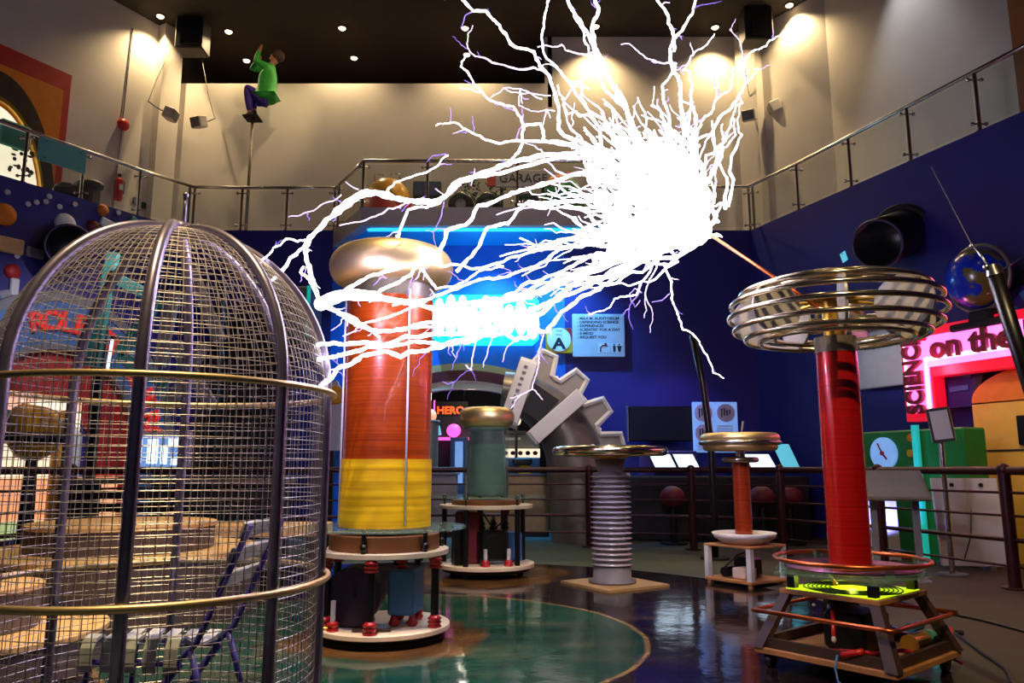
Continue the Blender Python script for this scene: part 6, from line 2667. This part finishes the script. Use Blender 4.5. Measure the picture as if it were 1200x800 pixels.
# traced main channels: (points, distance at start, at end, width at start, at end, material)
SX = (832, 275)
MAIN = [
    ([(790, 230), (760, 190), (700, 176), (640, 181), (600, 189), (575, 200), (540, 212), (520, 232), (490, 237), (460, 232), (440, 226), (420, 231), (400, 246), (380, 262), (366, 276), (358, 290), (363, 312), (369, 338), (375, 357)], 5.25, 4.9, 8, 7, 0),
    ([(700, 180), (610, 196), (560, 206), (530, 216), (512, 236), (480, 236), (455, 226), (430, 223), (405, 236), (385, 256), (362, 277), (340, 302), (318, 329)], 5.3, 3.7, 6, 5, 0),
    ([(357, 281), (335, 280), (319, 294), (303, 317)], 4.0, 3.5, 3, 2.6, 0),
    ([(374, 350), (363, 328), (352, 319), (356, 312)], 4.9, 4.9, 5, 4, 0),
    ([SX, (760, 290), (700, 315), (640, 337), (600, 351), (540, 356), (510, 362), (480, 355), (440, 348), (400, 350), (375, 357)], 5.25, 5.0, 7, 8, 0),
    ([(600, 352), (540, 366), (500, 378), (460, 388), (430, 385), (405, 372), (375, 357)], 5.2, 5.0, 6, 6, 0),
    ([SX, (740, 305), (690, 335), (640, 362), (590, 384), (556, 392), (520, 391), (470, 396), (420, 402), (372, 404)], 5.25, 3.55, 7, 6, 0),
    ([SX, (760, 300), (720, 326), (690, 345), (658, 365), (640, 389), (625, 387), (616, 397), (605, 398), (590, 389), (556, 395), (520, 404), (480, 401), (440, 406), (400, 416), (373, 421)], 5.25, 3.6, 6, 6, 0),
    ([SX, (700, 326), (650, 351), (600, 376), (560, 396), (530, 401), (500, 411), (470, 418), (430, 416), (395, 432), (373, 454)], 5.25, 3.65, 7, 7, 0),
    ([(790, 250), (740, 222), (690, 236), (650, 236), (620, 236), (607, 246), (595, 262), (572, 266), (566, 277), (553, 300), (535, 318)], 5.25, 5.6, 6, 5, 0),
    ([(720, 200), (640, 215), (600, 226), (580, 236), (560, 241), (552, 258), (545, 264), (523, 270), (519, 286), (510, 300), (488, 310)], 5.25, 5.42, 6, 6, 0),
    ([(575, 205), (540, 213), (525, 226), (515, 238), (500, 243), (478, 246), (474, 256), (468, 271), (464, 281)], 5.4, 5.75, 4, 4, 0),
    ([(488, 310), (452, 318), (420, 331), (388, 349), (375, 357)], 5.4, 5.0, 5, 6, 0),
    ([(488, 310), (482, 322), (460, 334), (440, 345), (410, 350)], 5.4, 5.2, 5, 5, 0),
    ([(760, 262), (700, 272), (640, 291), (600, 301), (555, 315), (520, 312), (488, 310)], 5.25, 5.4, 5, 4, 0),
    ([(488, 310), (502, 326), (511, 338), (530, 336), (560, 318), (590, 312)], 5.4, 5.3, 4, 3, 0),
    ([SX, (740, 266), (700, 281), (660, 291), (630, 311), (600, 321), (570, 326), (540, 336), (500, 351), (460, 358)], 5.25, 5.1, 5, 4, 0),
    ([SX, (720, 301), (680, 316), (640, 331), (600, 346), (560, 371), (520, 380), (480, 384)], 5.25, 5.2, 6, 4, 0),
    ([SX, (740, 301), (700, 318), (660, 321), (612, 346), (570, 352)], 5.25, 5.2, 5, 4, 0),
    ([SX, (780, 284), (735, 296), (690, 300), (650, 322), (620, 330), (585, 352)], 5.25, 5.0, 6, 4, 0),
    ([(445, 395), (418, 374), (390, 362), (375, 357)], 5.1, 5.0, 5, 6, 0),
    ([(500, 352), (470, 366), (440, 376), (412, 378), (398, 366)], 5.2, 5.1, 4, 3, 0),
    # upper left fan
    ([(760, 200), (700, 175), (650, 165), (600, 165), (569, 164), (542, 150), (535, 144), (511, 147)], 5.2, 5.9, 5, 2, 0),
    ([(760, 220), (720, 190), (687, 169), (667, 162), (655, 152), (651, 111), (643, 88), (630, 71), (626, 61), (602, 54), (596, 47), (582, 27), (569, 13), (555, 13), (542, 0), (536, -14)], 5.2, 6.2, 6, 4, 0),
    ([(643, 88), (625, 79), (580, 74), (557, 66), (548, 55), (549, 38), (554, 30)], 5.6, 6.0, 4, 1.6, 1),
    ([(690, 175), (636, 165), (633, 145), (613, 148), (602, 125), (575, 118), (555, 98), (540, 78), (545, 67)], 5.3, 5.8, 5, 2.4, 0),
    ([(613, 148), (613, 165), (600, 186)], 5.5, 5.4, 4, 4, 0),
    ([(555, 13), (545, 18), (540, 33)], 6.1, 6.2, 2.5, 1, 2),
    ([(745, 190), (720, 160), (690, 130), (670, 100), (652, 78), (636, 55), (635, 40), (638, 20), (643, 0), (645, -12)], 5.2, 5.9, 4, 3, 0),
    ([(765, 205), (752, 172), (735, 132), (715, 95), (705, 75), (697, 60), (687, 36), (673, 15), (665, 0), (662, -14)], 5.2, 5.5, 7, 4, 0),
    ([(755, 180), (740, 142), (720, 102), (705, 75), (697, 56), (695, 27), (702, 10), (697, 0), (700, -12)], 5.2, 5.6, 7, 5, 0),
    ([(735, 130), (712, 108), (690, 62), (685, 48), (672, 18)], 5.3, 5.5, 4, 2.5, 0),
    ([(690, 130), (680, 95), (700, 60), (688, 64), (662, 58), (658, 52), (648, 55), (630, 55)], 5.4, 5.6, 3.5, 2, 1),
    ([(800, 190), (800, 146), (798, 126), (797, 97), (790, 85), (785, 58), (790, 45), (787, 34), (783, 27), (779, 11), (770, 0), (768, -12)], 5.2, 5.5, 7, 4, 0),
    ([(790, 60), (790, 45), (797, 38), (805, 26), (812, 14), (815, 0), (816, -12)], 5.35, 5.6, 5, 3, 0),
    ([(812, 12), (828, 5), (846, 1)], 5.5, 5.6, 2.5, 1.2, 2),
    ([(802, 160), (808, 130), (812, 100), (808, 84), (800, 82), (806, 76), (815, 60), (826, 54), (837, 40)], 5.2, 5.6, 4, 1.5, 0),
    ([(792, 74), (775, 74), (757, 68), (748, 60), (740, 53), (728, 52)], 5.4, 5.7, 3, 1.2, 1),
    ([(790, 190), (782, 150), (778, 120), (776, 100), (786, 88), (792, 74)], 5.2, 5.4, 5, 3, 0),
    ([(800, 195), (815, 164), (835, 155), (844, 137), (853, 130), (866, 112), (875, 97), (871, 83), (873, 72), (887, 58), (898, 54), (902, 47), (916, 39), (925, 33)], 5.2, 6.0, 5, 1.5, 0),
    ([(875, 97), (882, 88), (889, 81), (903, 77)], 5.7, 5.9, 3, 1, 1),
    ([(873, 72), (868, 50), (855, 35), (862, 22)], 5.8, 6.0, 2, 1, 1),
    ([(830, 215), (838, 194), (844, 178), (853, 153), (857, 142), (862, 124), (870, 121), (866, 110)], 5.2, 5.6, 3.5, 2, 0),
    ([(808, 175), (815, 155), (821, 144), (833, 133), (839, 117), (855, 106), (857, 92), (858, 82), (866, 72)], 5.2, 5.8, 4, 1.5, 0),
    ([(839, 117), (842, 100), (840, 84), (835, 75)], 5.5, 5.6, 2, 1, 1),
    ([(830, 238), (836, 232), (839, 215), (837, 195), (846, 175), (852, 158), (854, 151)], 5.2, 5.4, 3, 1.6, 1),
    ([(815, 215), (822, 202), (826, 195), (832, 187), (838, 181)], 5.2, 5.3, 2.5, 1, 1),
    # below
    ([(778, 308), (780, 316), (787, 330), (787, 350), (795, 370), (800, 386), (815, 395), (822, 406), (830, 420), (836, 437), (848, 443)], 5.25, 6.0, 3.4, 1.3, 0),
    ([(772, 305), (765, 322), (756, 345), (763, 360), (765, 375), (762, 390)], 5.25, 5.5, 2.6, 1, 1),
    ([(765, 308), (752, 330), (745, 346), (735, 347), (720, 350), (715, 360), (700, 365), (690, 368)], 5.25, 5.6, 3.2, 1.6, 0),
    ([(752, 330), (748, 345), (738, 358), (737, 372), (742, 386)], 5.3, 5.6, 2.4, 1, 2),
    ([(752, 343), (744, 338), (738, 344), (744, 360), (750, 352)], 5.3, 5.5, 2.2, 1.2, 2),
    ([(785, 344), (776, 352), (764, 354)], 5.4, 5.4, 1.6, 1.2, 2),
    ([(560, 396), (556, 408), (553, 420), (552, 434), (546, 428)], 5.3, 5.5, 2.4, 1.5, 1),
    ([(578, 394), (572, 408), (569, 420), (566, 430)], 5.3, 5.5, 2.2, 1.3, 1),
    ([(602, 400), (592, 412), (589, 424)], 5.3, 5.5, 2, 1.2, 1),
    ([(637, 390), (634, 406), (632, 420), (628, 440), (624, 456), (616, 460), (606, 464), (598, 466)], 5.3, 6.4, 2.4, 1.4, 1),
    ([(624, 456), (631, 462), (636, 468)], 6.3, 6.5, 2, 1.4, 1),
    ([(553, 432), (556, 440), (558, 446)], 5.5, 5.6, 1.4, 0.8, 2),
    ([(552, 432), (540, 440), (528, 458), (524, 468)], 5.5, 5.8, 1.2, 0.7, 2),
    ([(475, 238), (455, 244), (428, 258), (398, 264)], 5.3, 5.0, 3, 1.6, 1),
    ([(450, 228), (462, 214), (480, 208), (500, 202), (515, 192), (525, 182)], 5.4, 5.7, 3, 2, 0),
    ([(525, 182), (508, 182), (500, 190)], 5.7, 5.8, 2, 1, 2),
    ([(400, 228), (380, 238), (362, 248), (338, 254)], 5.0, 4.9, 2.2, 1, 1),
    ([(420, 222), (405, 213)], 5.0, 5.0, 2, 1.2, 1),
    ([(520, 236), (516, 256), (508, 272), (511, 290)], 5.3, 5.4, 1.8, 1, 2),
    ([(600, 352), (640, 340), (650, 330), (690, 322)], 5.2, 5.2, 4, 4, 0),
    ([(690, 175), (668, 150), (660, 120), (676, 96), (690, 104)], 5.4, 5.5, 3.5, 2, 1),
    ([(635, 116), (610, 104), (590, 103), (572, 118)], 5.6, 5.7, 2.4, 1.2, 1),
    ([(590, 103), (600, 108), (628, 110), (645, 112)], 5.6, 5.6, 2.4, 1.4, 1),
    ([(610, 104), (608, 124), (622, 130), (640, 128), (645, 138)], 5.6, 5.6, 1.8, 1, 1),
    ([(650, 130), (640, 128), (636, 150)], 5.5, 5.5, 1.8, 1, 1),
]
MATS = ['spark', 'sparkmid', 'sparkdim']
tips = []
for (px, y0, y1, w0, w1, mt) in MAIN:
    m = MB()
    p = bolt(m, trace(px, y0, y1), w0 * .74, w1 * .76, 0.115, 3)
    m.build('bolt', M[MATS[mt]], LT)
    tips.append((p, w0, mt))

# filaments filling the core of the discharge
fine = {0: MB(), 1: MB(), 2: MB()}


def inside_core():
    while True:
        x, y = random.uniform(640, 835), random.uniform(160, 320)
        poly = [(680, 180), (720, 158), (790, 165), (812, 185), (832, 232), (838, 262), (830, 282), (800, 298), (760, 305), (715, 312), (690, 300), (712, 250), (705, 215)]
        c = False
        j = len(poly) - 1
        for i in range(len(poly)):
            (xi, yi), (xj, yj) = poly[i], poly[j]
            if (yi > y) != (yj > y) and x < (xj - xi) * (y - yi) / (yj - yi) + xi:
                c = not c
            j = i
        if c:
            return x, y


for k in range(215):
    x, y = inside_core()
    Yc = 5.25 + random.gauss(0, 0.22)
    x1, y1 = inside_core()
    f = random.uniform(0.3, 1.0)
    # a channel that bows out from the rod's tip toward a point in the core
    b = at(x, y, Yc)
    e = b + (b - TIP) * random.uniform(0.03, 0.18) + Vector((0, 0, random.uniform(-.04, .06)))
    side = Vector((random.uniform(-.1, .1), random.uniform(-.1, .1), random.uniform(-.05, .12)))
    s = TIP.lerp(b, random.uniform(0.0, 0.6))
    if k % 2:
        s = at(x1, y1, 5.25 + random.gauss(0, 0.2)).lerp(b, random.uniform(0.3, 0.7))
        side = side * 1.3
    w = random.uniform(2.0, 5.0)
    bolt(fine[0], [s, s.lerp(b, 0.5) + side, b, e], w, w * 0.5, 0.24, 3, 4)
# fan of long thin channels left and up
TARG = []
for k in range(24):
    TARG.append((random.uniform(560, 690), random.uniform(196, 350), random.uniform(4.8, 5.9)))
for k in range(26):
    TARG.append((random.uniform(650, 870), random.uniform(95, 190), random.uniform(4.8, 5.9)))
for k in range(34):
    TARG.append((random.uniform(690, 815), random.uniform(115, 175), random.uniform(5.0, 5.6)))
for k in range(16):
    TARG.append((random.uniform(620, 700), random.uniform(180, 320), random.uniform(5.0, 5.6)))
for (x, y, Y) in TARG:
    b = at(x, y, Y)
    s = TIP.lerp(b, random.uniform(0.15, 0.4)) + Vector((random.uniform(-.1, .1), 0, random.uniform(-.1, .1)))
    q = s.lerp(b, 0.5) + Vector((random.uniform(-.1, .1), random.uniform(-.1, .1), random.uniform(-.1, .1)))
    bolt(fine[0 if random.random() < .6 else 1], [s, q, b], random.uniform(2.5, 4.5), random.uniform(0.8, 2), 0.22, 3, 4)
# side twigs on the traced channels
for (p, w, mt) in tips:
    L_ = sum((b - a).length for a, b in zip(p[:-1], p[1:]))
    for k in range(int(L_ / 0.40)):
        i = random.randrange(2, len(p) - 2)
        d = (p[i + 1] - p[i - 1]).normalized()
        v = Vector((random.uniform(-1, 1), random.uniform(-.6, .6), random.uniform(-1, 1))).normalized()
        v = (v + d * 0.7).normalized()
        ln = random.uniform(0.05, 0.20)
        c = 1 if random.random() < 0.45 else 2
        bolt(fine[c], [p[i], p[i] + v * ln * .5 + Vector((0, 0, random.uniform(-.02, .02))), p[i] + v * ln], random.uniform(1.0, 1.9), 0.7, 0.25, 2, 4)
        if random.random() < 0.4:
            e = p[i] + v * ln * .5
            bolt(fine[2], [e, e + Vector((random.uniform(-1, 1), random.uniform(-.5, .5), random.uniform(-1, 1))) * 0.07], 1.0, 0.6, 0.25, 2, 4)
for k, nm in ((0, 'core_filaments'), (1, 'lilac_filaments'), (2, 'violet_filaments')):
    o = fine[k].build(nm, M[MATS[k]], LT)
    o['kind'] = 'stuff'
# hot bright node where the channels meet beside the orange coil
m = MB()
nd = at(376, 356, 5.0)
m.sphere(nd - TIP, 0.045, 12, 8)
m.tube(jag([at(376, 356, 5.0) - TIP, at(400, 346, 5.05) - TIP, at(440, 347, 5.2) - TIP, at(476, 354, 5.25) - TIP], 0.05, 2), [0.042] * 4 + [0.036] * 5 + [0.02] * 4, 8)
m.build('hot_node', M['spark'], LT)
